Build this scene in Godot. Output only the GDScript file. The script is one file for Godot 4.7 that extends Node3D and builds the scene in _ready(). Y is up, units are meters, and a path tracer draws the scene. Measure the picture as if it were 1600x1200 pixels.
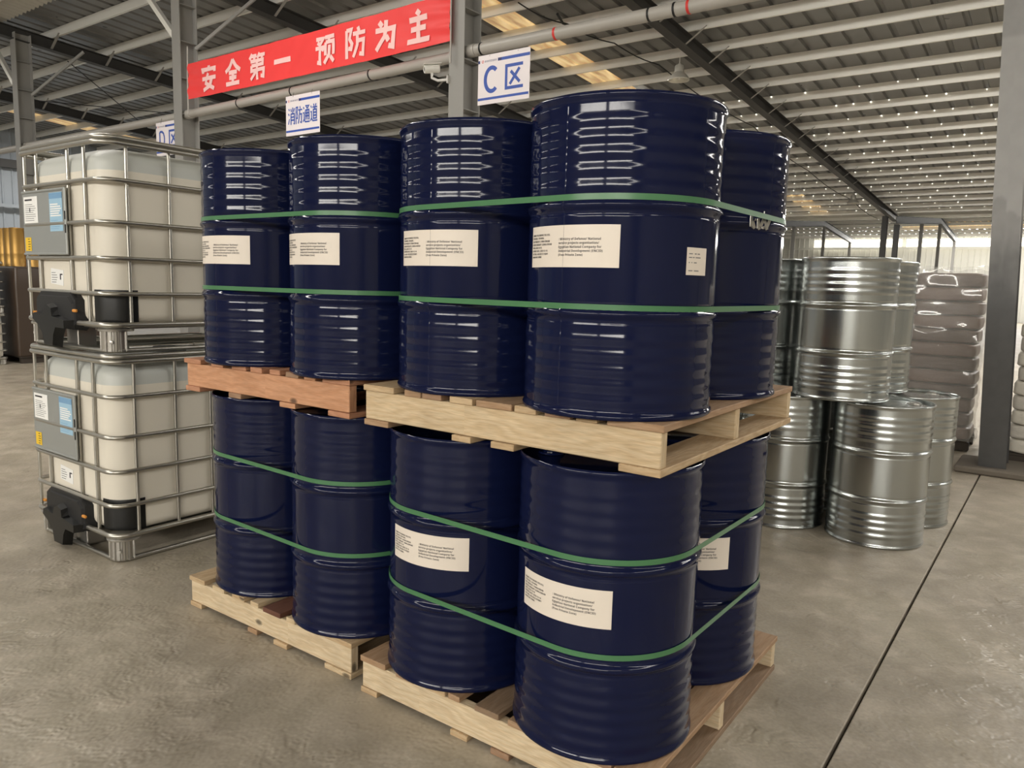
extends Node3D
# A warehouse bay: two stacks of blue steel drums on pallets, a stack of caged liquid totes,
# galvanised drums, shrink-wrapped bags, and a long steel portal roof.
# World frame: X along the purlins, -Z along the rafters away from the camera, y up, metres.

# ---------------------------------------------------------------- mesh builder
class MB:
	var v := PackedVector3Array()
	var n := PackedVector3Array()
	var uv := PackedVector2Array()
	func vert(p: Vector3, nn: Vector3, t: Vector2) -> void:
		v.push_back(p); n.push_back(nn); uv.push_back(t)
	# flat triangle; "out" is a hint for the outer side
	func tri(a: Vector3, b: Vector3, c: Vector3, out: Vector3, ta := Vector2.ZERO, tb := Vector2.ZERO, tc := Vector2.ZERO) -> void:
		var nn := (b - a).cross(c - a)
		if nn.length_squared() < 1e-18:
			return
		nn = nn.normalized()
		if nn.dot(out) < 0.0:
			nn = -nn
			vert(a, nn, ta); vert(b, nn, tb); vert(c, nn, tc)
		else:
			vert(a, nn, ta); vert(c, nn, tc); vert(b, nn, tb)
	# smooth triangle with given normals
	func stri(a: Vector3, b: Vector3, c: Vector3, na: Vector3, nb: Vector3, nc: Vector3, ta: Vector2, tb: Vector2, tc: Vector2) -> void:
		var g := (b - a).cross(c - a)
		if g.length_squared() < 1e-20:
			return
		if g.dot(na + nb + nc) < 0.0:
			vert(a, na, ta); vert(b, nb, tb); vert(c, nc, tc)
		else:
			vert(a, na, ta); vert(c, nc, tc); vert(b, nb, tb)
	func quad(a: Vector3, b: Vector3, c: Vector3, d: Vector3, out: Vector3, ta := Vector2.ZERO, tb := Vector2(1, 0), tc := Vector2(1, 1), td := Vector2(0, 1)) -> void:
		tri(a, b, c, out, ta, tb, tc)
		tri(a, c, d, out, ta, tc, td)
	# chamfered box
	func box(c: Vector3, s: Vector3, ch := 0.0, bs := Basis.IDENTITY, off := Vector2.ZERO) -> void:
		var h := s * 0.5
		var la := 0
		if s.y > s.x and s.y >= s.z: la = 1
		elif s.z > s.x and s.z > s.y: la = 2
		var pts := {}
		for ax in 3:
			var a1 := (ax + 1) % 3
			var a2 := (ax + 2) % 3
			for sg in [-1.0, 1.0]:
				for q in [[-1.0, -1.0], [1.0, -1.0], [1.0, 1.0], [-1.0, 1.0]]:
					var p := Vector3.ZERO
					p[ax] = sg * h[ax]
					p[a1] = q[0] * (h[a1] - ch)
					p[a2] = q[1] * (h[a2] - ch)
					var key := [ax, 0, 0, 0]
					key[1 + ax] = int(sg); key[1 + a1] = int(q[0]); key[1 + a2] = int(q[1])
					pts[key] = p
		var tx := func(p: Vector3, ax: int) -> Vector2:
			var u: float = p[la] if ax != la else p[(la + 1) % 3]
			var w: float = 0.0
			for k in 3:
				if k != ax and (k != la if ax != la else k != (la + 1) % 3):
					w = p[k] + p[ax] * 0.7
			return Vector2(u, w) + off
		for ax in 3:
			var a1 := (ax + 1) % 3
			var a2 := (ax + 2) % 3
			for sg in [-1, 1]:
				var ks := []
				for q in [[-1, -1], [1, -1], [1, 1], [-1, 1]]:
					var key := [ax, 0, 0, 0]
					key[1 + ax] = sg; key[1 + a1] = q[0]; key[1 + a2] = q[1]
					ks.append(key)
				var o := Vector3.ZERO
				o[ax] = sg
				var P0: Vector3 = pts[ks[0]]; var P1: Vector3 = pts[ks[1]]; var P2: Vector3 = pts[ks[2]]; var P3: Vector3 = pts[ks[3]]
				quad(c + bs * P0, c + bs * P1, c + bs * P2, c + bs * P3, bs * o, tx.call(P0, ax), tx.call(P1, ax), tx.call(P2, ax), tx.call(P3, ax))
		if ch <= 0.0:
			return
		for ax in 3:   # edges parallel to axis ax
			var a1 := (ax + 1) % 3
			var a2 := (ax + 2) % 3
			for s1 in [-1, 1]:
				for s2 in [-1, 1]:
					var ps := []
					for f in [a1, a2]:
						for se in [-1, 1]:
							var key := [f, 0, 0, 0]
							key[1 + ax] = se; key[1 + a1] = s1; key[1 + a2] = s2
							ps.append(pts[key])
					var o := Vector3.ZERO
					o[a1] = s1; o[a2] = s2
					quad(c + bs * ps[0], c + bs * ps[1], c + bs * ps[3], c + bs * ps[2], bs * o, tx.call(ps[0], a1), tx.call(ps[1], a1), tx.call(ps[3], a1), tx.call(ps[2], a1))
		for sx in [-1, 1]:
			for sy in [-1, 1]:
				for sz in [-1, 1]:
					tri(c + bs * pts[[0, sx, sy, sz]], c + bs * pts[[1, sx, sy, sz]], c + bs * pts[[2, sx, sy, sz]], bs * Vector3(sx, sy, sz))
	# surface of revolution about y; profile (r, y) listed so that the outside is to the right of travel (bottom to top)
	func lathe(pr: PackedVector2Array, segs: int, at := Vector3.ZERO, crease := 40.0, bs := Basis.IDENTITY) -> void:
		var m := pr.size()
		var sn := PackedVector2Array()
		for i in m - 1:
			var d := (pr[i + 1] - pr[i]).normalized()
			sn.push_back(Vector2(d.y, -d.x))
		var cc := cos(deg_to_rad(crease))
		for i in m - 1:
			var n0 := sn[i]
			var n1 := sn[i]
			if i > 0 and sn[i - 1].dot(sn[i]) > cc: n0 = (sn[i - 1] + sn[i]).normalized()
			if i < m - 2 and sn[i + 1].dot(sn[i]) > cc: n1 = (sn[i + 1] + sn[i]).normalized()
			for j in segs:
				var a0 := TAU * j / segs
				var a1 := TAU * (j + 1) / segs
				var d0 := Vector3(sin(a0), 0, cos(a0))
				var d1 := Vector3(sin(a1), 0, cos(a1))
				var up := Vector3.UP
				var A := at + bs * (d0 * pr[i].x + up * pr[i].y)
				var B := at + bs * (d1 * pr[i].x + up * pr[i].y)
				var C := at + bs * (d1 * pr[i + 1].x + up * pr[i + 1].y)
				var D := at + bs * (d0 * pr[i + 1].x + up * pr[i + 1].y)
				var nA := bs * (d0 * n0.x + up * n0.y)
				var nB := bs * (d1 * n0.x + up * n0.y)
				var nC := bs * (d1 * n1.x + up * n1.y)
				var nD := bs * (d0 * n1.x + up * n1.y)
				var u0 := float(j) / segs * 2.0
				var u1 := float(j + 1) / segs * 2.0
				stri(A, B, C, nA, nB, nC, Vector2(u0, pr[i].y), Vector2(u1, pr[i].y), Vector2(u1, pr[i + 1].y))
				stri(A, C, D, nA, nC, nD, Vector2(u0, pr[i].y), Vector2(u1, pr[i + 1].y), Vector2(u0, pr[i + 1].y))
	# grid of points (rows of equal length), smooth normals from neighbours; "inside" a point the normals face away from
	func grid(rows: Array, wrap: bool, flip_hint: Callable) -> void:
		var R := rows.size()
		var K: int = rows[0].size()
		var nn := []
		for i in R:
			var r := PackedVector3Array()
			for j in K:
				var jm := (j - 1 + K) % K if wrap else maxi(j - 1, 0)
				var jp := (j + 1) % K if wrap else mini(j + 1, K - 1)
				var a: Vector3 = rows[i][jp] - rows[i][jm]
				var b: Vector3 = rows[mini(i + 1, R - 1)][j] - rows[maxi(i - 1, 0)][j]
				var q := a.cross(b)
				q = q.normalized() if q.length_squared() > 1e-16 else Vector3.UP
				if q.dot(flip_hint.call(rows[i][j])) < 0.0: q = -q
				r.push_back(q)
			nn.append(r)
		for i in R - 1:
			for j in (K if wrap else K - 1):
				var k := (j + 1) % K
				var t00 := Vector2(float(j) / K, float(i) / R)
				var t11 := Vector2(float(j + 1) / K, float(i + 1) / R)
				stri(rows[i][j], rows[i][k], rows[i + 1][k], nn[i][j], nn[i][k], nn[i + 1][k], t00, Vector2(t11.x, t00.y), t11)
				stri(rows[i][j], rows[i + 1][k], rows[i + 1][j], nn[i][j], nn[i + 1][k], nn[i + 1][j], t00, t11, Vector2(t00.x, t11.y))
	# round tube along a polyline
	func tube(path: PackedVector3Array, r: float, segs := 8, closed := false, caps := true) -> void:
		var m := path.size()
		var rows := []
		var up := Vector3.UP
		for i in m:
			var pm: Vector3 = path[(i - 1 + m) % m] if (closed or i > 0) else path[i]
			var pp: Vector3 = path[(i + 1) % m] if (closed or i < m - 1) else path[i]
			var t := (pp - pm).normalized()
			if i == 0:
				up = Vector3.UP if absf(t.y) < 0.9 else Vector3.RIGHT
			var b := t.cross(up).normalized()
			up = b.cross(t).normalized()
			var ring := PackedVector3Array()
			for k in segs:
				var a := TAU * k / segs
				ring.push_back(b * cos(a) + up * sin(a))
			rows.append(ring)
		for i in (m if closed else m - 1):
			var i2 := (i + 1) % m
			for k in segs:
				var k2 := (k + 1) % segs
				var A: Vector3 = path[i] + rows[i][k] * r
				var B: Vector3 = path[i] + rows[i][k2] * r
				var C: Vector3 = path[i2] + rows[i2][k2] * r
				var D: Vector3 = path[i2] + rows[i2][k] * r
				stri(A, B, C, rows[i][k], rows[i][k2], rows[i2][k2], Vector2(k, i), Vector2(k + 1, i), Vector2(k + 1, i + 1))
				stri(A, C, D, rows[i][k], rows[i2][k2], rows[i2][k], Vector2(k, i), Vector2(k + 1, i + 1), Vector2(k, i + 1))
		if not closed and caps:
			for e in [0, m - 1]:
				var o: Vector3 = (path[0] - path[1]) if e == 0 else (path[m - 1] - path[m - 2])
				for k in segs:
					tri(path[e], path[e] + rows[e][k] * r, path[e] + rows[e][(k + 1) % segs] * r, o)
	# prism: polygon (x, y) in a plane given by basis columns, pushed along bs.z by d
	func prism(poly: PackedVector2Array, d: float, at: Vector3, bs: Basis, inset := 0.0) -> void:
		var ids := Geometry2D.triangulate_polygon(poly)
		var mid := Vector2.ZERO
		for p in poly: mid += p
		mid /= poly.size()
		var fr := PackedVector3Array()
		var bk := PackedVector3Array()
		for p in poly:
			var q := p + (mid - p).normalized() * inset
			fr.push_back(at + bs * Vector3(q.x, q.y, d))
			bk.push_back(at + bs * Vector3(p.x, p.y, 0))
		for i in range(0, ids.size(), 3):
			tri(fr[ids[i]], fr[ids[i + 1]], fr[ids[i + 2]], bs.z)
			tri(bk[ids[i]], bk[ids[i + 1]], bk[ids[i + 2]], -bs.z)
		var area := 0.0
		var m := poly.size()
		for i in m:
			area += poly[i].x * poly[(i + 1) % m].y - poly[(i + 1) % m].x * poly[i].y
		for i in m:
			var j := (i + 1) % m
			var e := (poly[j] - poly[i]) * signf(area)
			quad(bk[i], bk[j], fr[j], fr[i], bs * Vector3(e.y, -e.x, 0.0))
	func mesh(mat: Material, into: ArrayMesh = null) -> ArrayMesh:
		var am := into if into else ArrayMesh.new()
		var arr := []
		arr.resize(Mesh.ARRAY_MAX)
		arr[Mesh.ARRAY_VERTEX] = v
		arr[Mesh.ARRAY_NORMAL] = n
		arr[Mesh.ARRAY_TEX_UV] = uv
		am.add_surface_from_arrays(Mesh.PRIMITIVE_TRIANGLES, arr)
		am.surface_set_material(am.get_surface_count() - 1, mat)
		return am

# ---------------------------------------------------------------- object helpers
var used := {}
var rng := RandomNumberGenerator.new()
var M := {}

func numbered(s: String) -> String:
	var k: int = used.get(s, 0)
	used[s] = k + 1
	return s if k == 0 else "%s_%03d" % [s, k]

func tag(o: Node3D, label: String, category: String, group := "", kind := "") -> Node3D:
	o.set_meta("label", label); o.set_meta("category", category)
	if group: o.set_meta("group", group)
	if kind: o.set_meta("kind", kind)
	return o

func thing(called: String, at: Vector3, label: String, category: String, group := "", kind := "", turn := 0.0) -> Node3D:
	var o := Node3D.new()
	o.name = numbered(called)
	add_child(o, true)
	o.position = at
	o.rotation.y = turn
	tag(o, label, category, group, kind)
	return o

func part(called: String, mesh: Mesh, parent: Node3D, at := Vector3.ZERO, label := "") -> MeshInstance3D:
	var o := MeshInstance3D.new()
	o.mesh = mesh
	o.name = numbered(called) if parent == self else called
	o.position = at
	o.cast_shadow = GeometryInstance3D.SHADOW_CASTING_SETTING_ON
	if label: o.set_meta("label", label)
	parent.add_child(o, true)
	return o

# ---------------------------------------------------------------- textures and materials
func mat(c: Color, rough: float, metal := 0.0) -> StandardMaterial3D:
	var m := StandardMaterial3D.new()
	m.albedo_color = c
	m.roughness = rough
	m.metallic = metal
	return m

func noise(seed_: int, freq: float, oct := 4, type := FastNoiseLite.TYPE_SIMPLEX_SMOOTH) -> FastNoiseLite:
	var f := FastNoiseLite.new()
	f.seed = seed_; f.frequency = freq; f.noise_type = type
	f.fractal_octaves = oct
	return f

func noise_tex(f: FastNoiseLite, lo: Color, hi: Color, size := 512, normal := false, bump := 4.0) -> NoiseTexture2D:
	var t := NoiseTexture2D.new()
	t.width = size; t.height = size; t.seamless = true; t.noise = f
	if normal:
		t.as_normal_map = true; t.bump_strength = bump
	else:
		var g := Gradient.new()
		g.set_color(0, lo); g.set_color(1, hi)
		t.color_ramp = g
	return t

func wood_texture() -> ImageTexture:
	var w := 512
	var h := 256
	var im := Image.create(w, h, false, Image.FORMAT_RGB8)
	var f1 := noise(3, 0.006, 3)
	var f2 := noise(9, 0.02, 3)
	var f3 := noise(5, 0.35, 2)
	for y in h:
		for x in w:
			var warp := f1.get_noise_2d(x * 0.5, y * 2.0) * 26.0
			var ring := 0.5 + 0.5 * sin((y + warp) * 0.33 + f2.get_noise_2d(x * 0.25, y) * 3.0)
			var fib := f3.get_noise_2d(x * 0.06, y * 1.6)
			var k := 0.90 + 0.05 * ring + 0.09 * fib + 0.05 * f1.get_noise_2d(x * 0.8, y * 1.5)
			# knots
			for kn in [Vector2(120, 70), Vector2(380, 170)]:
				var d := Vector2((x - kn.x) * 0.55, y - kn.y).length()
				if d < 11.0:
					k *= lerpf(0.55, 1.0, smoothstep(3.0, 11.0, d)) + 0.05 * sin(d * 2.0)
			im.set_pixel(x, y, Color(k, k * lerpf(0.975, 1.0, ring), k * lerpf(0.945, 1.0, ring)).clamp())
	im.generate_mipmaps()
	return ImageTexture.create_from_image(im)

func concrete_texture() -> ImageTexture:
	var w := 1024
	var fa := noise(11, 0.004, 5); var fb := noise(12, 0.02, 5); var fc := noise(13, 0.25, 3)
	fb.domain_warp_enabled = true; fb.domain_warp_amplitude = 60.0; fb.domain_warp_frequency = 0.008
	var ia := fa.get_seamless_image(w, w, false, false, 0.2)
	var ib := fb.get_seamless_image(w, w, false, false, 0.2)
	var ic := fc.get_seamless_image(w, w, false, false, 0.2)
	ia.convert(Image.FORMAT_L8); ib.convert(Image.FORMAT_L8); ic.convert(Image.FORMAT_L8)
	var a := ia.get_data(); var b := ib.get_data(); var c := ic.get_data()
	var out := PackedByteArray()
	out.resize(w * w * 3)
	for i in w * w:
		var x := a[i] / 255.0
		var y := b[i] / 255.0
		var z := c[i] / 255.0
		var k := 0.68 + 0.15 * x + 0.15 * y + 0.10 * (z - 0.5)
		k += 0.03 * smoothstep(0.6, 0.9, y) - 0.03 * smoothstep(0.6, 0.9, x)
		out[i * 3] = clampi(int(255.0 * k), 0, 255)
		out[i * 3 + 1] = clampi(int(255.0 * k * (0.985 + 0.01 * x)), 0, 255)
		out[i * 3 + 2] = clampi(int(255.0 * k * (0.955 + 0.03 * y)), 0, 255)
	var im := Image.create_from_data(w, w, false, Image.FORMAT_RGB8, out)
	im.generate_mipmaps()
	return ImageTexture.create_from_image(im)

func make_materials() -> void:
	var wt := wood_texture()
	var tint := {
		"pine": Color(0.83, 0.745, 0.61), "pine2": Color(0.78, 0.68, 0.54), "pine3": Color(0.86, 0.785, 0.66),
		"board": Color(0.68, 0.56, 0.44), "board2": Color(0.62, 0.50, 0.40), "grey_board": Color(0.57, 0.48, 0.39),
		"red_board": Color(0.42, 0.27, 0.21), "orange": Color(0.80, 0.60, 0.46), "orange2": Color(0.74, 0.54, 0.42)}
	var wn := noise_tex(noise(21, 0.03, 3), Color.BLACK, Color.WHITE, 256, true, 1.2)
	for k in tint:
		var m := mat(tint[k], 0.75)
		m.albedo_texture = wt
		m.uv1_scale = Vector3(1.3, 2.6, 1)
		m.normal_enabled = true; m.normal_texture = wn; m.normal_scale = 0.25
		M[k] = m
	var fl := mat(Color(0.76, 0.725, 0.665), 0.5)
	fl.albedo_texture = concrete_texture()
	fl.uv1_triplanar = true; fl.uv1_world_triplanar = true
	fl.uv1_scale = Vector3(0.21, 0.21, 0.21)
	var fn := noise(31, 0.012, 5); fn.domain_warp_enabled = true; fn.domain_warp_amplitude = 40.0
	fl.normal_enabled = true; fl.normal_texture = noise_tex(fn, Color.BLACK, Color.WHITE, 512, true, 7.0); fl.normal_scale = 0.24
	fl.roughness_texture = noise_tex(noise(32, 0.01, 4), Color(0.7, 0.7, 0.7), Color(1, 1, 1), 512)
	M.floor = fl
	M.concrete = mat(Color(0.42, 0.39, 0.35), 0.9)
	# navy enamel
	var nv := mat(Color(0.058, 0.084, 0.205), 0.085)
	nv.metallic_specular = 0.36
	nv.normal_enabled = true; nv.normal_texture = noise_tex(noise(41, 0.012, 2), Color.BLACK, Color.WHITE, 256, true, 1.0); nv.normal_scale = 0.10
	M.navy = nv
	M.navy_lid = nv
	# galvanised
	var gz := mat(Color(0.695, 0.71, 0.705), 0.28, 1.0)
	var gn := noise(52, 0.006, 2)
	gz.roughness_texture = noise_tex(gn, Color(0.8, 0.8, 0.8), Color(1, 1, 1), 256)
	gz.uv1_scale = Vector3(3.0, 0.6, 1)
	M.galv = gz
	M.tube = mat(Color(0.70, 0.69, 0.66), 0.33, 0.95)
	M.tin = mat(Color(0.72, 0.71, 0.69), 0.30, 0.9)
	M.plate = mat(Color(0.60, 0.61, 0.60), 0.45, 0.35)
	M.hdpe = mat(Color(0.875, 0.85, 0.795), 0.42)
	M.hdpe.backlight_enabled = true; M.hdpe.backlight = Color(0.25, 0.24, 0.2)
	M.hdpe_empty = mat(Color(0.75, 0.76, 0.74), 0.42)
	M.hdpe_empty.backlight_enabled = true; M.hdpe_empty.backlight = Color(0.3, 0.3, 0.28)
	M.black = mat(Color(0.055, 0.06, 0.06), 0.38)
	M.rubber = mat(Color(0.10, 0.10, 0.105), 0.55)
	M.paper = mat(Color(0.88, 0.84, 0.79), 0.45)
	M.white_paper = mat(Color(0.92, 0.92, 0.91), 0.5)
	M.ink = mat(Color(0.17, 0.16, 0.18), 0.6)
	M.pale_ink = mat(Color(0.47, 0.46, 0.46), 0.6)
	M.blue_label = mat(Color(0.60, 0.74, 0.83), 0.5)
	M.blue_label_dark = mat(Color(0.44, 0.60, 0.74), 0.5)
	M.yellow = mat(Color(0.90, 0.74, 0.16), 0.5)
	M.strap = mat(Color(0.28, 0.47, 0.315), 0.3)
	M.film = mat(Color(0.9, 0.9, 0.88, 0.2), 0.1); M.film.transparency = BaseMaterial3D.TRANSPARENCY_ALPHA
	M.red = mat(Color(0.97, 0.27, 0.27), 0.5); M.red.rim_enabled = true; M.red.rim = 0.2
	M.red.backlight_enabled = true; M.red.backlight = Color(0.35, 0.05, 0.05)
	M.pink = mat(Color(0.98, 0.80, 0.79), 0.6)
	M.sign = mat(Color(0.93, 0.90, 0.91), 0.4)
	M.blue = mat(Color(0.20, 0.33, 0.68), 0.5)
	M.dark_blue = mat(Color(0.14, 0.18, 0.42), 0.5)
	M.emblem = mat(Color(0.82, 0.32, 0.28), 0.5)
	M.steel = mat(Color(0.57, 0.565, 0.55), 0.5)
	M.steel_dark = mat(Color(0.21, 0.207, 0.203), 0.55)
	M.steel_black = mat(Color(0.13, 0.13, 0.128), 0.7)
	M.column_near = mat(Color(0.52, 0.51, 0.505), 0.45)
	var ci := Image.create(512, 32, false, Image.FORMAT_RGB8)   # darker towards the foot, lighter grey with tone steps above
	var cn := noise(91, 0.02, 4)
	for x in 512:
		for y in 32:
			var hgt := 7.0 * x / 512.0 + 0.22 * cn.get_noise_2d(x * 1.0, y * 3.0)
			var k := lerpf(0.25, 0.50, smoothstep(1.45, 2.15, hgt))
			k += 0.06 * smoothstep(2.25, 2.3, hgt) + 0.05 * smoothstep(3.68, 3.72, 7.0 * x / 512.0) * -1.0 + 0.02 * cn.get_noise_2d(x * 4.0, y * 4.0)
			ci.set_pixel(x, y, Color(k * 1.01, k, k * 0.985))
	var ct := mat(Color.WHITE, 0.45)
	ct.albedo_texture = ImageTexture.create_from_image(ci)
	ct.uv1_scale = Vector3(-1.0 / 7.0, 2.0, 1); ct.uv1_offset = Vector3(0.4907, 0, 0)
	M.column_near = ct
	M.purlin = mat(Color(0.95, 0.945, 0.92), 0.36, 0.2)
	var rf := mat(Color(0.42, 0.42, 0.415), 0.38, 0.15)
	rf.roughness_texture = noise_tex(noise(61, 0.02, 3), Color(0.7, 0.7, 0.7), Color(1, 1, 1), 256)
	rf.uv1_triplanar = true; rf.uv1_world_triplanar = true; rf.uv1_scale = Vector3(0.3, 0.3, 0.3)
	M.roof = rf
	M.roof_pale = mat(Color(0.78, 0.775, 0.75), 0.5)
	M.wall_blue = mat(Color(0.60, 0.63, 0.66), 0.55)
	M.wall_cream = mat(Color(0.85, 0.85, 0.82), 0.6)
	M.wall_grey = mat(Color(0.74, 0.73, 0.70), 0.6)
	M.pipe = mat(Color(0.68, 0.665, 0.64), 0.35)
	M.pipe_red = mat(Color(0.85, 0.22, 0.2), 0.5)
	M.pipe_black = mat(Color(0.1, 0.1, 0.1), 0.5)
	M.cable = mat(Color(0.06, 0.06, 0.06), 0.6)
	M.lamp = mat(Color(0.80, 0.79, 0.75), 0.35, 0.3)
	M.white_plastic = mat(Color(0.85, 0.84, 0.82), 0.35)
	M.gold = mat(Color(0.66, 0.52, 0.29), 0.42, 0.8)
	M.brown_wrap = mat(Color(0.24, 0.19, 0.15), 0.35)
	M.bag_brown = mat(Color(0.42, 0.33, 0.29), 0.36)
	M.bag_brown2 = mat(Color(0.38, 0.31, 0.28), 0.36)
	M.bag_white = mat(Color(0.80, 0.78, 0.73), 0.5)
	M.bag_white2 = mat(Color(0.74, 0.72, 0.68), 0.5)
	var bn := noise(81, 0.02, 4); bn.domain_warp_enabled = true; bn.domain_warp_amplitude = 30.0
	var bt := noise_tex(bn, Color.BLACK, Color.WHITE, 256, true, 6.0)
	for k in ["bag_brown", "bag_brown2", "bag_white", "bag_white2"]:
		var bm: StandardMaterial3D = M[k]
		bm.normal_enabled = true; bm.normal_texture = bt; bm.normal_scale = 0.6
		bm.uv1_triplanar = true; bm.uv1_scale = Vector3(0.9, 3.0, 0.9)
	M.bag_print = mat(Color(0.42, 0.50, 0.66), 0.5)
	M.orange_tab = mat(Color(0.82, 0.55, 0.22), 0.5)
	M.dark_wood = mat(Color(0.22, 0.19, 0.16), 0.8)
	M.glow = glow_mat(Color(1.0, 0.97, 0.90), 3.2)
	M.skylight = glow_mat(Color(1.0, 0.88, 0.66), 1.0)
	var g := noise(71, 0.012, 4)
	M.skylight.emission_texture = noise_tex(g, Color(0.55, 0.42, 0.26), Color(1, 0.98, 0.92), 256)
	M.skylight.emission_operator = BaseMaterial3D.EMISSION_OP_MULTIPLY

func glow_mat(c: Color, e: float) -> StandardMaterial3D:
	var m := mat(Color(0.8, 0.78, 0.72), 0.5)
	m.emission_enabled = true
	m.emission = c
	m.emission_energy_multiplier = e
	return m

# ---------------------------------------------------------------- light
func area(called: String, at: Vector3, size: Vector2, towards: Vector3, color: Color, energy: float) -> void:
	var l := AreaLight3D.new()
	l.name = called
	add_child(l, true)
	l.area_size = size
	l.light_color = color
	l.light_energy = energy
	l.area_normalize_energy = true
	l.area_range = 90.0
	l.area_attenuation = 2.0
	l.shadow_enabled = true
	var up := Vector3.UP if absf(towards.y) < 0.9 else Vector3(0, 0, 1)
	l.look_at_from_position(at, at + towards, up)

func roof_y(z: float) -> float:   # underside of the sheeting
	if z > RIDGE: return roof_y(2.0 * RIDGE - z)
	if z > EAVE: return 6.76 + 0.064 * (z + 14.3)
	var e := 6.76 + 0.064 * (EAVE + 14.3)
	if z > RIDGE2: return e + 0.078 * (EAVE - z)
	return e + 0.078 * (EAVE - RIDGE2) - 0.078 * (RIDGE2 - z)

const RIDGE := 5.0
const LAP := -7.55
const EAVE := -38.0
const RIDGE2 := -51.5
const FAR := -60.0
const NEAR := 18.0
const XL := -32.7
const XR := 18.4
const FRAMES := [-26.3, -19.8, -13.18, -6.69, -0.43, 5.9, 12.2]
const PH := 0.1456   # pallet height
const DH := 0.88     # drum height

func _ready() -> void:
	rng.seed = 7
	# ---- camera
	var cam := Camera3D.new()
	cam.name = "camera"
	add_child(cam)
	cam.transform = Transform3D(Basis(Vector3(0.80697, 0.026877, -0.58998), Vector3(-0.097096, 0.991409, -0.087644), Vector3(0.582556, 0.128011, 0.802647)).orthonormalized(), Vector3(0, 1.53476, 0))
	cam.keep_aspect = Camera3D.KEEP_HEIGHT
	cam.fov = rad_to_deg(2.0 * atan(600.0 / 1191.763))
	cam.near = 0.05
	cam.far = 300.0
	# ---- sky and exposure
	var env := Environment.new()
	env.background_mode = Environment.BG_SKY
	var sky := Sky.new()
	sky.sky_material = PhysicalSkyMaterial.new()
	env.sky = sky
	env.tonemap_mode = Environment.TONE_MAPPER_LINEAR
	env.tonemap_exposure = 0.71
	env.sdfgi_enabled = true; env.ssao_enabled = true; env.ssil_enabled = true
	var we := WorldEnvironment.new()
	we.name = "world_environment"
	we.environment = env
	add_child(we)
	# ---- daylight through the building's translucent strips and openings
	lights()
	make_materials()
	shell()
	steelwork()
	services()
	drums_and_pallets()
	totes()
	galvanised()
	bags()
	far_left()

const CLERE := [-5.8, 6.9]   # centres of the near wall's clerestory windows
const PURLINS := [-8.6, -9.85, -11.1, -12.25, -13.4, -14.6, -15.8, -17.1, -18.42, -19.77, -21.1, -22.42, -23.77, -25.1, -26.45, -27.8, -29.15, -30.5, -31.85, -33.2, -34.55, -35.9, -37.2]
const STRIPS := [-29.3, -9.79, 9.69]   # bays with translucent roof strips

func lights() -> void:
	var day := Color(1.0, 0.985, 0.96)
	# two tall clerestory windows in the near wall (behind the camera)
	for x in CLERE:
		area("clerestory_light", Vector3(x, 6.15, NEAR - 0.3), Vector2(11.4, 1.7), Vector3(0, 0, -1), day, 190.0)
	# translucent roof strips along the slopes
	for x in STRIPS:
		area("roof_strip_light", Vector3(x, roof_y(11.5) - 0.36, 11.5), Vector2(0.7, 9.0), Vector3(0, -1, 0), day, 70.0)
		area("roof_strip_light", Vector3(x, roof_y(-0.5) - 0.36, -0.5), Vector2(0.7, 9.0), Vector3(0, -1, 0), day, 70.0)
		area("roof_strip_light", Vector3(x, roof_y(-15.5) - 0.32, -15.5), Vector2(0.66, 8.0), Vector3(0, -1, 0), day, 70.0)
		area("roof_strip_light", Vector3(x, roof_y(-35.0) - 0.32, -35.0), Vector2(0.66, 4.0), Vector3(0, -1, 0), day, 80.0)
	area("roof_strip_light", Vector3(2.73, roof_y(-20.0) - 0.32, -20.0), Vector2(0.75, 23.0), Vector3(0, -1, 0), day, 330.0)  # added strip out of view, brightens the right side of the hall
	# far end
	area("clerestory_light", Vector3(-4.0, 5.2, FAR + 0.4), Vector2(24.0, 0.55), Vector3(0, 0, 1), day, 220.0)
	area("roof_strip_light", Vector3(-3.0, roof_y(-55.2) - 0.32, -55.2), Vector2(12.0, 1.5), Vector3(0, -1, 0), day, 150.0)

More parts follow.
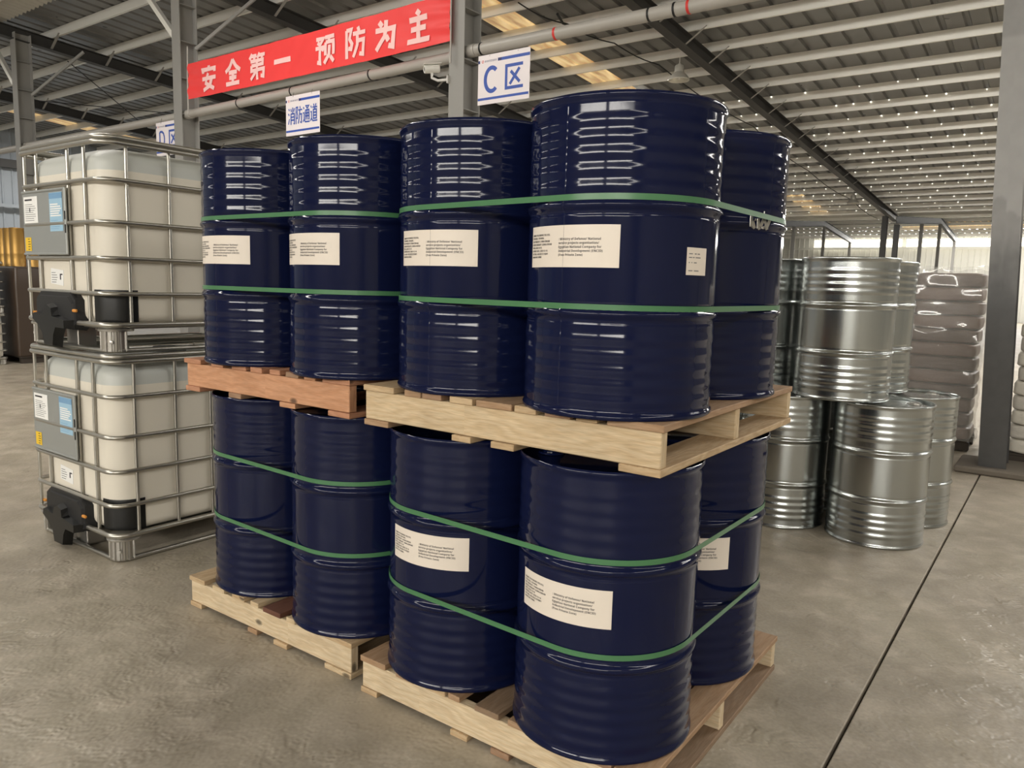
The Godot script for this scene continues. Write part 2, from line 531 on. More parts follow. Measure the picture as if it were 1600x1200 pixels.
# ---------------------------------------------------------------- building shell
func shell() -> void:
	# floor: slabs either side of a saw-cut joint
	var fl := thing("floor", Vector3.ZERO, "grey trowelled concrete floor with a dark joint line", "floor", "", "structure")
	var jx := -0.508
	for s in [[XL, jx - 0.006], [jx + 0.006, XR]]:
		var b := MB.new()
		b.box(Vector3((s[0] + s[1]) / 2.0, -0.1, (NEAR + FAR) / 2.0), Vector3(s[1] - s[0], 0.2, NEAR - FAR), 0.004)
		part("slab", b.mesh(M.floor), fl)
	var sub := MB.new()
	sub.box(Vector3((XL + XR) / 2.0, -0.26, (NEAR + FAR) / 2.0), Vector3(XR - XL, 0.1, NEAR - FAR))
	part("sub_base", sub.mesh(M.cable), fl)
	# ceiling: trapezoid sheets, one part each, and purlins
	var ce := thing("ceiling", Vector3.ZERO, "ribbed grey steel roof sheeting on galvanised purlins", "roof", "", "structure")
	var W := 0.82
	var spans := [[NEAR, RIDGE], [RIDGE, LAP], [LAP, EAVE], [EAVE, RIDGE2], [RIDGE2, FAR]]
	var x0 := -9.79 - W / 2.0 - W * 28
	var strips := {"near": [], "far": []}
	for si in spans.size():
		var a: float = spans[si][0]; var z1: float = spans[si][1]
		var sheet := roof_sheet(W, a, z1, M.roof_pale if si < 2 else M.roof)
		for k in 63:
			var x := x0 + W * k
			if x < XL - 0.5 or x > XR: continue
			var holes := skylight_spans(x + W / 2.0, si)
			if holes.is_empty():
				part("roof_panel", sheet, ce, Vector3(x, 0, 0))
				continue
			var zz := a
			for h in holes:
				if zz - h[0] > 0.05: part("roof_panel", roof_sheet(W, zz, h[0], M.roof_pale if si < 2 else M.roof), ce, Vector3(x, 0, 0))
				var sk := MeshInstance3D.new()
				var q := MB.new()
				var y0 := roof_y(h[0]) + 0.0; var y1 := roof_y(h[1]) + 0.0
				for r in 2:   # thin translucent sheet with a raised rib
					var xa := 0.41 * r; var xb := xa + 0.41
					for seg in [[xa, 0.0, xa + 0.33, 0.0], [xa + 0.33, 0.0, xa + 0.35, 0.03], [xa + 0.35, 0.03, xa + 0.39, 0.03], [xa + 0.39, 0.03, xb, 0.0]]:
						q.quad(Vector3(seg[0], y0 + seg[1], h[0]), Vector3(seg[2], y0 + seg[3], h[0]), Vector3(seg[2], y1 + seg[3], h[1]), Vector3(seg[0], y1 + seg[1], h[1]), Vector3.DOWN, Vector2(seg[0] * 1.2, h[0] * 0.3), Vector2(seg[2] * 1.2, h[0] * 0.3), Vector2(seg[2] * 1.2, h[1] * 0.3), Vector2(seg[0] * 1.2, h[1] * 0.3))
				q.box(Vector3(W / 2, (y0 + y1) / 2 + 0.075, (h[0] + h[1]) / 2), Vector3(W, 0.02, Vector2(h[0] - h[1], y0 - y1).length()), 0.0, Basis(Vector3.RIGHT, -atan2(y0 - y1, h[0] - h[1])))
				sk.mesh = q.mesh(M.skylight)
				part("skylight", sk.mesh, ce, Vector3(x, 0, 0), "glowing yellowed translucent roof strip")
				sk.free()
				zz = h[1]
			if zz - z1 > 0.05: part("roof_panel", roof_sheet(W, zz, z1, M.roof_pale if si < 2 else M.roof), ce, Vector3(x, 0, 0))
	# purlins per bay: lipped channel, open side away from the camera
	var cuts := [XL] + FRAMES + [XR]
	var bay_mesh := {}
	var zs := []
	var z := 0.0
	for q in PURLINS: zs.append(q)
	for k in 8: zs.append(EAVE - 1.0 - 1.5 * k)
	for k in 5: zs.append(RIDGE2 - 1.2 - 1.5 * k)
	for q in [-7.0, -5.6, -4.2, -2.8, -1.4, 0.0, 1.4, 2.8, 4.2, 6.0, 8.0, 10.0, 12.0, 14.0, 16.0]: zs.append(q)
	for zz in zs:
		for i in cuts.size() - 1:
			if zz > RIDGE + 0.5 and (i < 3 or i > 6): continue
			if zz < EAVE and (i < 2 or i > 6): continue
			var L: float = cuts[i + 1] - cuts[i]
			if not bay_mesh.has(i):
				var b := MB.new()
				var t := 0.003
				b.box(Vector3(0, -0.09, 0), Vector3(L, 0.18, t))
				b.box(Vector3(0, -0.18, -0.032), Vector3(L, t, 0.064))
				b.box(Vector3(0, 0, -0.032), Vector3(L, t, 0.064))
				b.box(Vector3(0, -0.17, -0.064), Vector3(L, 0.02, t))
				b.box(Vector3(0, -0.01, -0.064), Vector3(L, 0.02, t))
				bay_mesh[i] = b.mesh(M.purlin)
			var p := part("purlin", bay_mesh[i], ce, Vector3((cuts[i] + cuts[i + 1]) / 2.0, roof_y(zz) - 0.004, zz))
			p.rotation.x = atan(0.064) * (-1.0 if zz > RIDGE or (zz < EAVE and zz > RIDGE2) else 1.0)
	# glowing dots put in for daylight glints where the ribs cross the purlins
	var dot := MB.new()
	dot.lathe(PackedVector2Array([Vector2(0, -0.016), Vector2(0.012, -0.01), Vector2(0.016, 0), Vector2(0.012, 0.01), Vector2(0, 0.016)]), 8, Vector3.ZERO, 60.0)
	var mm := MultiMesh.new()
	mm.transform_format = MultiMesh.TRANSFORM_3D
	mm.mesh = dot.mesh(M.glow)
	var tr := []
	for zz in PURLINS:
		if zz > -19.0: continue
		for k in 34:
			if rng.randf() < 0.35: continue
			tr.append(Transform3D(Basis.IDENTITY.scaled(Vector3.ONE * rng.randf_range(0.6, 1.3)), Vector3(x0 + W * 25 + 0.41 * k + 0.35, roof_y(zz) - 0.03, zz + 0.03)))
	mm.instance_count = tr.size()
	for k in tr.size(): mm.set_instance_transform(k, tr[k])
	var dots := MultiMeshInstance3D.new()
	dots.name = "glint_dots"
	dots.multimesh = mm
	dots.set_meta("kind", "stuff")
	ce.add_child(dots, true)
	# scalloped lap where the pale corrugated sheets end
	for k in 14:
		var lp := MB.new()
		var xa := -27.0 + 1.2 * k
		for j in 60:
			var u0 := xa + 1.2 * j / 60.0
			var u1 := xa + 1.2 * (j + 1) / 60.0
			var h0 := -0.05 + 0.035 * cos(TAU * u0 / 0.2)
			var h1 := -0.05 + 0.035 * cos(TAU * u1 / 0.2)
			lp.quad(Vector3(u0, roof_y(-6.4) + h0, -6.4), Vector3(u1, roof_y(-6.4) + h1, -6.4), Vector3(u1, roof_y(-7.75) + h1, -7.75), Vector3(u0, roof_y(-7.75) + h0, -7.75), Vector3.DOWN)
			lp.quad(Vector3(u0, roof_y(-7.75) + h0, -7.75), Vector3(u1, roof_y(-7.75) + h1, -7.75), Vector3(u1, roof_y(-7.75) + h1 + 0.004, -7.75), Vector3(u0, roof_y(-7.75) + h0 + 0.004, -7.75), Vector3(0, 0, -1))
		part("lap_sheet", lp.mesh(M.roof_pale), ce)
	# walls
	ribbed_wall("wall_left", Vector3(XL - 0.12, 0, NEAR), Vector3(XL - 0.12, 0, FAR), Vector3.RIGHT, M.wall_blue, "blue-grey ribbed sheet wall behind the gold wrapped load")
	ribbed_wall("wall_right", Vector3(XR + 0.12, 0, NEAR), Vector3(XR + 0.12, 0, FAR), Vector3.LEFT, M.wall_grey, "grey ribbed sheet wall on the right end of the hall")
	ribbed_wall("wall_far", Vector3(XL, 0, FAR - 0.12), Vector3(XR, 0, FAR - 0.12), Vector3(0, 0, 1), M.wall_cream, "cream ribbed sheet wall at the far end below bright strips")
	ribbed_wall("wall_near", Vector3(XL, 0, NEAR + 0.12), Vector3(XR, 0, NEAR + 0.12), Vector3(0, 0, -1), M.wall_grey, "grey ribbed sheet wall behind the camera")
	# girts on the left wall
	for y in [4.0, 5.55]:
		var g := MB.new()
		g.box(Vector3(XL + 0.12, y, -10.0), Vector3(0.12, 0.12 if y < 5 else 0.3, 60.0))
		tag(part("trim_%d" % (1 if y < 5 else 2), g.mesh(M.wall_blue if y < 5 else M.steel_dark), self), "horizontal rail along the blue-grey wall" if y < 5 else "dark eave beam along the top of the blue-grey wall", "trim", "", "structure")
	var ge := MB.new()
	ge.box(Vector3(-4.0, 4.85, FAR + 0.3), Vector3(40.0, 0.16, 0.12))
	tag(part("trim_3", ge.mesh(M.wall_cream), self), "pale horizontal rail across the bright far wall", "trim", "", "structure")
	# windows: clerestory strips
	var wn := 1
	for k in 2:
		var b := MB.new()
		b.box(Vector3(CLERE[k], 6.15, NEAR - 0.1), Vector3(11.4, 1.7, 0.05))
		tag(part("window_%d" % wn, b.mesh(M.glow), self), "bright clerestory strip in the wall behind the camera", "window", "clerestory strips behind the camera", "structure")
		wn += 1
	for k in 2:
		var mu := MB.new()
		for e in [-5.75, 5.75]: mu.box(Vector3(CLERE[k] + e, 6.15, NEAR - 0.1), Vector3(0.1, 1.9, 0.1), 0.004)
		for e in [-0.9, 0.9]: mu.box(Vector3(CLERE[k], 6.15 + e, NEAR - 0.1), Vector3(11.6, 0.1, 0.1), 0.004)
		tag(part("window_frame", mu.mesh(M.steel), self), "grey frame round a clerestory window behind the camera", "window frame", "clerestory frames behind the camera", "structure")
	for k in 4:
		var b := MB.new()
		b.box(Vector3(-13.0 + 6.2 * k, 5.2, FAR + 0.12), Vector3(5.9, 0.55, 0.05))
		tag(part("window_%d" % wn, b.mesh(M.glow), self), ["bright clerestory strip of the far wall, end of the row beside the blue drums", "bright clerestory strip of the far wall, second along behind the galvanised drums", "bright clerestory strip of the far wall above the brown wrapped bags", "bright clerestory strip of the far wall behind the grey column"][k], "window", "clerestory strips at the far end", "structure")
		wn += 1

func skylight_spans(x: float, si: int) -> Array:
	if si == 2 and absf(x - 2.73) < 0.41: return [[-8.6, -31.4]]  # opening for the added, unseen strip that lights the right side
	for sx in STRIPS:
		if absf(x - sx) < 0.41:
			if si == 0: return [[16.0, 7.0]]
			if si == 1: return [[4.0, -5.0]]
			if si == 2: return [[-11.2, -19.6], [-33.0, -37.2]]
	if si == 4 and x > -9.2 and x < 3.2: return [[-54.4, -56.0]]
	return []

func roof_sheet(w: float, za: float, zb: float, m: Material = null) -> ArrayMesh:
	var b := MB.new()
	var ya := roof_y(za - 0.001) ; var yb := roof_y(zb + 0.001)
	for r in 2:
		var xa := w / 2.0 * r
		var xb := xa + w / 2.0
		for s in [[xa, 0.0, xa + 0.29, 0.0], [xa + 0.29, 0.0, xa + 0.315, 0.05], [xa + 0.315, 0.05, xa + 0.38, 0.05], [xa + 0.38, 0.05, xb, 0.0]]:
			b.quad(Vector3(s[0], ya + s[1], za), Vector3(s[2], ya + s[3], za), Vector3(s[2], yb + s[3], zb), Vector3(s[0], yb + s[1], zb), Vector3.DOWN)
	b.quad(Vector3(0, ya + 0.08, za), Vector3(w, ya + 0.08, za), Vector3(w, yb + 0.08, zb), Vector3(0, yb + 0.08, zb), Vector3.UP)
	for xx in [0.0, w]:
		b.quad(Vector3(xx, ya, za), Vector3(xx, ya + 0.08, za), Vector3(xx, yb + 0.08, zb), Vector3(xx, yb, zb), Vector3(-1 if xx == 0.0 else 1, 0, 0))
	return b.mesh(m if m else M.roof)

func ribbed_wall(called: String, a: Vector3, c: Vector3, face: Vector3, m: Material, label: String) -> void:
	var b := MB.new()
	var dir := (c - a).normalized()
	var L := a.distance_to(c)
	var H := 8.6
	var pitch := 0.36
	var k := int(L / pitch) + 1
	for i in k:
		var p := a + dir * (i * pitch)
		var q := p + dir * pitch
		var r0 := p + dir * 0.05; var r1 := p + dir * 0.075 + face * 0.035; var r2 := p + dir * 0.115 + face * 0.035; var r3 := p + dir * 0.14
		for s in [[p, r0], [r0, r1], [r1, r2], [r2, r3], [r3, q]]:
			b.quad(s[0], s[1], s[1] + Vector3.UP * H, s[0] + Vector3.UP * H, face)
	b.box((a + c) / 2.0 - face * 0.06 + Vector3.UP * H / 2, Vector3(maxf(absf(dir.x) * L, 0.1), H, maxf(absf(dir.z) * L, 0.1)))
	tag(part(called, b.mesh(m), self), label, "wall", "", "structure")

# ---------------------------------------------------------------- steel frames
func i_beam(b: MB, p: Vector3, q: Vector3, w: float, d: float, up: Vector3, tf := 0.012, tw := 0.008) -> void:
	var t := (q - p).normalized()
	var s := t.cross(up).normalized()
	var u := s.cross(t).normalized()
	var bs := Basis(s, u, -t)
	var L := p.distance_to(q)
	var c := (p + q) / 2.0
	b.box(c + u * (d / 2.0 - tf / 2.0), Vector3(w, tf, L), 0.0, bs)
	b.box(c - u * (d / 2.0 - tf / 2.0), Vector3(w, tf, L), 0.0, bs)
	b.box(c, Vector3(tw, d - tf, L), 0.0, bs)

func h_column(x: float, z: float, h: float, w: float, d: float, m: Material, label: String, rungs := true, base := true) -> Node3D:
	var o := thing("steel_column", Vector3(x, 0, z), label, "column", "", "structure")
	var b := MB.new()
	i_beam(b, Vector3(0, 0.0, 0), Vector3(0, h, 0), w, d, Vector3(0, 0, 1), 0.014, 0.009)
	part("shaft", b.mesh(m), o)
	if rungs:
		var r := MB.new()
		r.box(Vector3.ZERO, Vector3(w * 0.94, 0.012, d - 0.03))
		var rm := r.mesh(m)
		var y := 1.3
		while y < h - 0.3:
			part("stiffener", rm, o, Vector3(0, y, 0))
			y += 0.62
	if base:
		var bp := MB.new()
		bp.box(Vector3(0, 0.012, 0), Vector3(w + 0.14, 0.024, d + 0.14), 0.003)
		part("base_plate", bp.mesh(m), o)
	return o

func strut(o: Node3D, called: String, p: Vector3, q: Vector3, w: float, t: float, m: Material) -> void:
	var b := MB.new()
	var dir := (q - p).normalized()
	var s := dir.cross(Vector3.UP).normalized()
	if s.length() < 0.1: s = Vector3.RIGHT
	var u := s.cross(dir)
	b.box((p + q) / 2.0, Vector3(w, t, p.distance_to(q)), 0.002, Basis(s, u, -dir))
	part(called, b.mesh(m), o)

func steelwork() -> void:
	var names := ["grey H-section column of the frame nearest the blue-grey wall", "grey H-section column behind the left edge of the white totes", "grey H-section column at the left end of the red banner", "grey H-section column at the right end of the red banner", "tall H-section column beside the brown wrapped bags, standing on a concrete pad", "H-section column of the frame off to the right of the camera", "H-section column of the last frame at the right end"]
	for i in FRAMES.size():
		var x: float = FRAMES[i]
		var rt := roof_y(-7.9) - 0.2
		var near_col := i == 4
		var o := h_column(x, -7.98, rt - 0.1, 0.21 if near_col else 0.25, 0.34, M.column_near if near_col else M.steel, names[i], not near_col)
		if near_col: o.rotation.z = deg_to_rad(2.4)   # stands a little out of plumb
		if i in [1, 2, 3]:
			strut(o, "knee_brace", Vector3(-0.1, 5.72, 0.1), Vector3(-1.0, 6.6, 0.1), 0.09, 0.09, M.purlin)
			strut(o, "knee_brace", Vector3(0.14, 5.55, -0.12), Vector3(0.8, 6.62, -1.0), 0.07, 0.05, M.steel)
		# rafters: far slope (two lengths) and near slope
		var zc := -8.15
		var r := thing("rafter", Vector3(x, 0, 0), "dark steel rafter %s" % ["nearest the blue-grey wall", "running behind the left column of the totes", "running behind the red banner", "running from the banner's right column to the far paired columns", "above the column by the brown bags", "off to the right of the camera", "at the right end of the hall"][i], "rafter", "", "structure")
		var b := MB.new()
		var dd := 0.26
		i_beam(b, Vector3(0, roof_y(RIDGE) - 0.185 - dd / 2, RIDGE), Vector3(0, roof_y(EAVE + 0.01) - 0.185 - dd / 2, EAVE + 0.2), 0.2, dd, Vector3.UP)
		part("beam", b.mesh(M.steel_dark), r)
		var b2 := MB.new()
		i_beam(b2, Vector3(0, roof_y(RIDGE) - 0.185 - dd / 2, RIDGE), Vector3(0, roof_y(NEAR) - 0.185 - dd / 2, NEAR), 0.2, dd, Vector3.UP)
		part("beam", b2.mesh(M.steel_dark), r)
		var b3 := MB.new()
		i_beam(b3, Vector3(0, roof_y(EAVE - 0.01) - 0.185 - 0.17, EAVE), Vector3(0, roof_y(RIDGE2) - 0.185 - 0.17, RIDGE2), 0.18, 0.34, Vector3.UP)
		i_beam(b3, Vector3(0, roof_y(RIDGE2) - 0.185 - 0.17, RIDGE2), Vector3(0, roof_y(FAR) - 0.185 - 0.17, FAR + 0.3), 0.18, 0.34, Vector3.UP)
		part("beam", b3.mesh(M.steel_black), r)
		# fly braces from purlins to the rafter's bottom flange
		for z in PURLINS:
			if i < 5 and z > -30.0:
				var yb := roof_y(z) - 0.185 - dd
				strut(r, "fly_brace", Vector3(0.06, yb + 0.01, z), Vector3(0.50, roof_y(z) - 0.14, z), 0.06, 0.006, M.steel)
		# far columns at the valley and beyond
		if i in [1, 2, 3, 4]:
			for zz in [-35.6, -38.3]:
				h_column(x - 0.0, zz, roof_y(zz) - 0.55, 0.2, 0.28, M.steel_dark, "distant dark valley column, %s of the pair under %s" % ["nearer" if zz > -37 else "farther", ["the left rafter", "the banner rafter", "the long rafter above the galvanised drums", "the rafter over the grey column"][i - 1]], false, false)
			for zz in [-45.0, RIDGE2, -58.6]:
				h_column(x, zz, roof_y(zz) - 0.5, 0.16, 0.2, M.steel, "slim distant column at the %s of the second span, %s" % ["near slope" if zz > -50 else ("ridge" if zz > -55 else "far wall"), ["far left line", "line left of the long rafter", "line of the long rafter", "line behind the grey column"][i - 1]], false, false)
	# concrete pad at the near column
	var pad := MB.new()
	pad.box(Vector3(-0.43, 0.03, -8.0), Vector3(0.56, 0.06, 0.62), 0.015)
	tag(part("trim_4", pad.mesh(M.concrete), self), "low worn concrete pad under the tall column by the brown bags", "plinth", "", "structure")
	# roof bracing rods
	for e in [[Vector3(-19.69, 6.50, -8.93), Vector3(-24.4, 6.22, -13.4)], [Vector3(-25.9, 6.5, -8.9), Vector3(-21.5, 6.24, -13.0)]]:
		var b := MB.new()
		b.tube(PackedVector3Array([e[0], e[1]]), 0.012, 6)
		tag(part("bracing_rod", b.mesh(M.cable), self), "thin dark bracing rod crossing below the roof, %s" % ["seen above the totes" if e[0].x > -20 else "nearer the blue-grey wall"], "rod", "", "structure")

# ---------------------------------------------------------------- lettering by strokes
const GLYPH := {
	"an": "50,2 50,16|10,30 10,17 90,17 90,30|4,52 96,52|46,32 28,70 82,96|73,52 56,80 12,97",
	"quan": "50,2 30,30 5,46|50,2 70,30 95,46|26,50 74,50|28,70 72,70|8,93 92,93|50,50 50,93",
	"di": "24,2 8,20|18,10 48,10|32,11 38,22|66,2 52,20|60,10 96,10|76,11 82,22|14,29 86,29 86,45 18,45|18,45 15,63 92,63 87,90 72,86|51,29 51,99|48,64 10,95",
	"yi": "4,50 96,50",
	"yu": "6,9 42,9 27,26|12,20 31,32|3,40 45,40 38,53|27,40 27,92 13,88|50,8 98,8|73,8 68,24|55,25 55,70|55,25 93,25 93,70|74,36 72,68 48,96|78,74 97,95",
	"fang": "9,5 9,98|9,6 34,6 24,35 35,52 29,68 17,65|66,2 71,16|42,22 99,22|63,22 60,58 40,97|62,46 92,46 87,93 70,89",
	"wei": "22,6 36,22|8,33 88,33 84,92 66,87|53,4 48,54 9,95|54,54 66,72",
	"zhu": "42,2 57,15|12,27 88,27|18,57 82,57|5,93 95,93|50,27 50,93",
	"qu": "93,8 9,8 9,93 95,93|76,22 28,80|32,30 78,76",
	"xiao": "8,8 20,20|3,34 16,46|4,94 19,64|66,3 66,34|40,10 48,27|92,8 83,27|42,36 42,98|42,38 92,38 92,94 79,92|42,56 92,56|42,73 92,73",
	"tong": "8,10 19,23|3,43 19,43 19,76 4,92|19,79 36,93 99,93|38,6 89,6 66,20|51,11 66,22|39,29 39,82|39,29 90,29 90,80 80,78|39,46 90,46|39,62 90,62|64,29 64,82",
	"dao": "8,10 19,23|3,43 19,43 19,76 4,92|19,79 36,93 99,93|48,2 56,15|84,2 75,15|34,20 99,20|67,20 62,32|46,33 46,81 88,81 88,33 46,33|46,49 88,49|46,65 88,65",
	"C": "84,26 74,10 55,3 34,8 20,24 14,50 20,76 34,92 55,97 74,90 85,73",
	"D": "20,5 20,95|20,5 52,5 72,16 82,34 84,50 82,66 72,84 52,95 20,95"}

# strokes as flat strips on a surface; "place" maps (x, y) of the lettering plane to a point
func glyph(b: MB, name_: String, cx: float, cy: float, w: float, h: float, thick: float, place: Callable, out: Vector3) -> void:
	var lift := 0.0
	for s in GLYPH[name_].split("|"):
		var pts := PackedVector2Array()
		for q in s.split(" "):
			var xy: PackedStringArray = q.split(",")
			pts.push_back(Vector2(cx + (float(xy[0]) / 100.0 - 0.5) * w, cy - (float(xy[1]) / 100.0 - 0.5) * h))
		if name_ == "C":   # an open oval
			pts.clear()
			for k in 37:
				var a := deg_to_rad(48.0 + 264.0 * k / 36.0)
				pts.push_back(Vector2(cx + 0.02 + 0.42 * w * cos(a), cy + 0.47 * h * sin(a)))
		stroke(b, pts, thick, place, out, lift)
		lift += 0.0005

func stroke(b: MB, raw: PackedVector2Array, thick: float, place: Callable, out: Vector3, lift := 0.0) -> void:
	var pts := PackedVector2Array()   # finer steps, so that strokes follow a slack surface
	for i in raw.size() - 1:
		var steps := maxi(1, int(raw[i].distance_to(raw[i + 1]) / 0.06))
		for k in steps: pts.push_back(raw[i].lerp(raw[i + 1], float(k) / steps))
	pts.push_back(raw[raw.size() - 1])
	var m := pts.size()
	var closed := pts[0].distance_to(pts[m - 1]) < 1e-6 and m > 3
	var lft := PackedVector3Array()
	var rgt := PackedVector3Array()
	for i in m:
		var d0 := (pts[i] - pts[i - 1]).normalized() if i > 0 else ((pts[0] - pts[m - 2]).normalized() if closed else (pts[1] - pts[0]).normalized())
		var d1 := (pts[i + 1] - pts[i]).normalized() if i < m - 1 else ((pts[1] - pts[0]).normalized() if closed else d0)
		var t := d0 + d1
		t = t.normalized() if t.length() > 0.2 else d0
		var nn := Vector2(-t.y, t.x)
		var ext := minf(1.0 / maxf(absf(nn.dot(Vector2(-d0.y, d0.x))), 0.01), 2.0) * thick * 0.5
		lft.push_back(place.call(pts[i] + nn * ext) + out * lift)
		rgt.push_back(place.call(pts[i] - nn * ext) + out * lift)
	for i in m - 1:
		b.quad(rgt[i], rgt[i + 1], lft[i + 1], lft[i], out)

func text_tris(s: String, cap: float) -> PackedVector3Array:   # flat letters, left end at x 0, baseline y 0
	var f := SystemFont.new()
	f.font_names = PackedStringArray(["Droid Sans"])
	f.font_weight = 700
	var t := TextMesh.new()
	t.font = f
	t.text = s
	t.font_size = 32
	t.pixel_size = cap / 23.0
	t.depth = 0.0
	t.curve_step = 3.0
	t.horizontal_alignment = HORIZONTAL_ALIGNMENT_LEFT
	var arr := t.get_mesh_arrays()
	var v: PackedVector3Array = arr[Mesh.ARRAY_VERTEX]
	var out := PackedVector3Array()
	var lo := 1e9
	for p in v: lo = minf(lo, p.x)
	var idx: PackedInt32Array = arr[Mesh.ARRAY_INDEX] if arr[Mesh.ARRAY_INDEX] != null else PackedInt32Array(range(v.size()))
	for i in idx:
		out.push_back(Vector3(v[i].x - lo, v[i].y, 0))
	return out

# ---------------------------------------------------------------- pipe, banner, signs, lamps
func services() -> void:
	var cols := [XL + 0.3] + FRAMES + [XR - 0.3]
	var py := 4.44
	for i in range(0, 6):
		var a: float = cols[i] + 0.03
		var c: float = cols[i + 1] - 0.03
		var ya: float = [4.40, 4.40, 4.405, 4.41, 4.515, 4.52][i]
		var rise: float = [0.0, 0.0, 0.0, 0.075, 0.0, 0.0][i]
		var o := thing("drain_pipe", Vector3(a, ya, -7.95), ["pale plastic pipe run nearest the blue-grey wall", "pale plastic pipe run left of the totes", "pale plastic pipe run above the white totes", "pale plastic pipe run under the red banner", "pale plastic pipe run with red marks above the front blue drums", "pale plastic pipe run to the right of the camera"][i], "pipe", "runs of one overhead pipe")
		var b := MB.new()
		b.tube(PackedVector3Array([Vector3.ZERO, Vector3(c - a, 0, 0)]), 0.072, 20)
		part("pipe", b.mesh(M.pipe), o)
		o.rotation.z = atan2(rise, c - a)
		var cl := MB.new()
		cl.tube(PackedVector3Array([Vector3(-0.06, 0, 0), Vector3(0.06, 0, 0)]), 0.08, 20)
		var cm := cl.mesh(M.pipe)
		var bk := MB.new()
		bk.tube(PackedVector3Array([Vector3(-0.012, 0, 0), Vector3(0.012, 0, 0)]), 0.077, 16)
		var bm := bk.mesh(M.pipe_black)
		var rd := MB.new()
		rd.tube(PackedVector3Array([Vector3(-0.015, 0, 0), Vector3(0.015, 0, 0)]), 0.0745, 16)
		var rm := rd.mesh(M.pipe_red)
		part("coupling", cm, o, Vector3(0.12, 0, 0)); part("coupling", cm, o, Vector3(c - a - 0.12, 0, 0))
		if i == 3:
			part("clamp", bm, o, Vector3(3.0, 0, 0)); part("clamp", bm, o, Vector3(4.75, 0, 0)); part("clamp", bm, o, Vector3(1.6, 0, 0))
		if i == 4:
			part("clamp", bm, o, Vector3(0.28, 0, 0)); part("clamp", bm, o, Vector3(2.62, 0, 0)); part("clamp", bm, o, Vector3(2.92, 0, 0))
			part("red_mark", rm, o, Vector3(1.4, 0, 0), "red painted ring"); part("red_mark", rm, o, Vector3(3.08, 0, 0), "red painted ring")
	# banner: slack red cloth between two columns
	var bn := thing("banner", Vector3(-9.73, 4.87, -7.74), "long red cloth banner with large pale Chinese characters tied between two columns", "banner")
	var hx := 2.985
	var hy := 0.292
	var wrinkle := func(x: float, y: float) -> float:
		var e := pow(absf(x) / hx, 6.0)
		return 0.006 * sin(x * 5.0 + y * 9.0) + 0.004 * sin(x * 13.0 - y * 14.0) + 0.012 * e * sin(y * 34.0 + x * 4.0)
	var sag := func(x: float) -> float: return 0.02 * (x / hx) * (x / hx) + 0.0038 * x
	var rows := []
	var rowsb := []
	for i in 21:
		var r := PackedVector3Array(); var r2 := PackedVector3Array()
		for j in 121:
			var x := lerpf(-hx, hx, j / 120.0)
			var y := lerpf(-hy, hy, i / 20.0)
			var zz: float = wrinkle.call(x, y)
			r.push_back(Vector3(x, y + sag.call(x), zz)); r2.push_back(Vector3(x, y + sag.call(x), zz - 0.002))
		rows.append(r); rowsb.append(r2)
	var cb := MB.new()
	cb.grid(rows, false, func(_p): return Vector3(0, 0, 1))
	cb.grid(rowsb, false, func(_p): return Vector3(0, 0, -1))
	var cloth := part("cloth", cb.mesh(M.red), bn)
	var pl := func(q: Vector2) -> Vector3: return Vector3(q.x, q.y + sag.call(q.x), wrinkle.call(q.x, q.y) + 0.009)
	var cx := [-12.07, -11.40, -10.75, -10.13, -9.14, -8.50, -7.90, -7.29]
	var gl := ["an", "quan", "di", "yi", "yu", "fang", "wei", "zhu"]
	for i in 8:
		var lb := MB.new()
		glyph(lb, gl[i], cx[i] + 9.73, -0.012, 0.43, 0.41, {"yi": 0.075, "zhu": 0.07, "quan": 0.068, "an": 0.066, "wei": 0.07}.get(gl[i], 0.056), pl, Vector3(0, 0, 1))
		part("character", lb.mesh(M.pink), cloth)
	for s in [-1.0, 1.0]:
		var t := MB.new()
		t.tube(PackedVector3Array([Vector3(s * (hx + 0.015), -hy - 0.24, 0), Vector3(s * (hx + 0.012), hy * 0.3, 0.0), Vector3(s * (hx + 0.005), hy + 0.3, -0.01)]), 0.011, 8)
		part("end_pole", t.mesh(M.pipe), bn)
	# signs hung from the pipe
	sign_board(-5.965, 4.095, 0.80, 0.60, [["C", -0.2, 0.24, 0.30], ["qu", 0.17, 0.30, 0.31]], "white hanging sign with blue C and box character, beside the column")
	sign_board(-9.81, 4.055, 0.80, 0.60, [["xiao", -0.26, 0.165, 0.27], ["fang", -0.085, 0.165, 0.27], ["tong", 0.09, 0.165, 0.27], ["dao", 0.265, 0.165, 0.27]], "white hanging sign with four blue characters below the banner")
	sign_board(-13.60, 4.03, 0.80, 0.60, [["D", -0.2, 0.24, 0.30], ["qu", 0.17, 0.30, 0.31]], "white hanging sign with blue letter, partly hidden behind the white tote top")
	# security camera on its bracket
	var cc := thing("security_camera", Vector3(-6.82, 4.19, -7.80), "small white bullet security camera on a column bracket below the banner", "camera")
	var ar := MB.new()
	ar.tube(PackedVector3Array([Vector3(0.01, -0.03, 0), Vector3(-0.13, -0.035, 0.05), Vector3(-0.2, 0.0, 0.09), Vector3(-0.2, 0.06, 0.09)]), 0.018, 10)
	ar.box(Vector3(0.012, -0.03, -0.005), Vector3(0.02, 0.1, 0.08), 0.004)
	part("bracket", ar.mesh(M.white_plastic), cc)
	var bd := MB.new()
	var bb := Basis(Vector3.UP.cross(Vector3(-0.55, -0.16, 0.8)).normalized(), Vector3(-0.55, -0.16, 0.8).normalized(), Vector3.ZERO)
	bb.z = bb.x.cross(bb.y)
	bd.lathe(PackedVector2Array([Vector2(0, -0.1), Vector2(0.045, -0.1), Vector2(0.052, -0.09), Vector2(0.052, 0.1), Vector2(0.045, 0.105), Vector2(0.042, 0.09), Vector2(0, 0.09)]), 20, Vector3(-0.2, 0.11, 0.09), 30.0, bb)
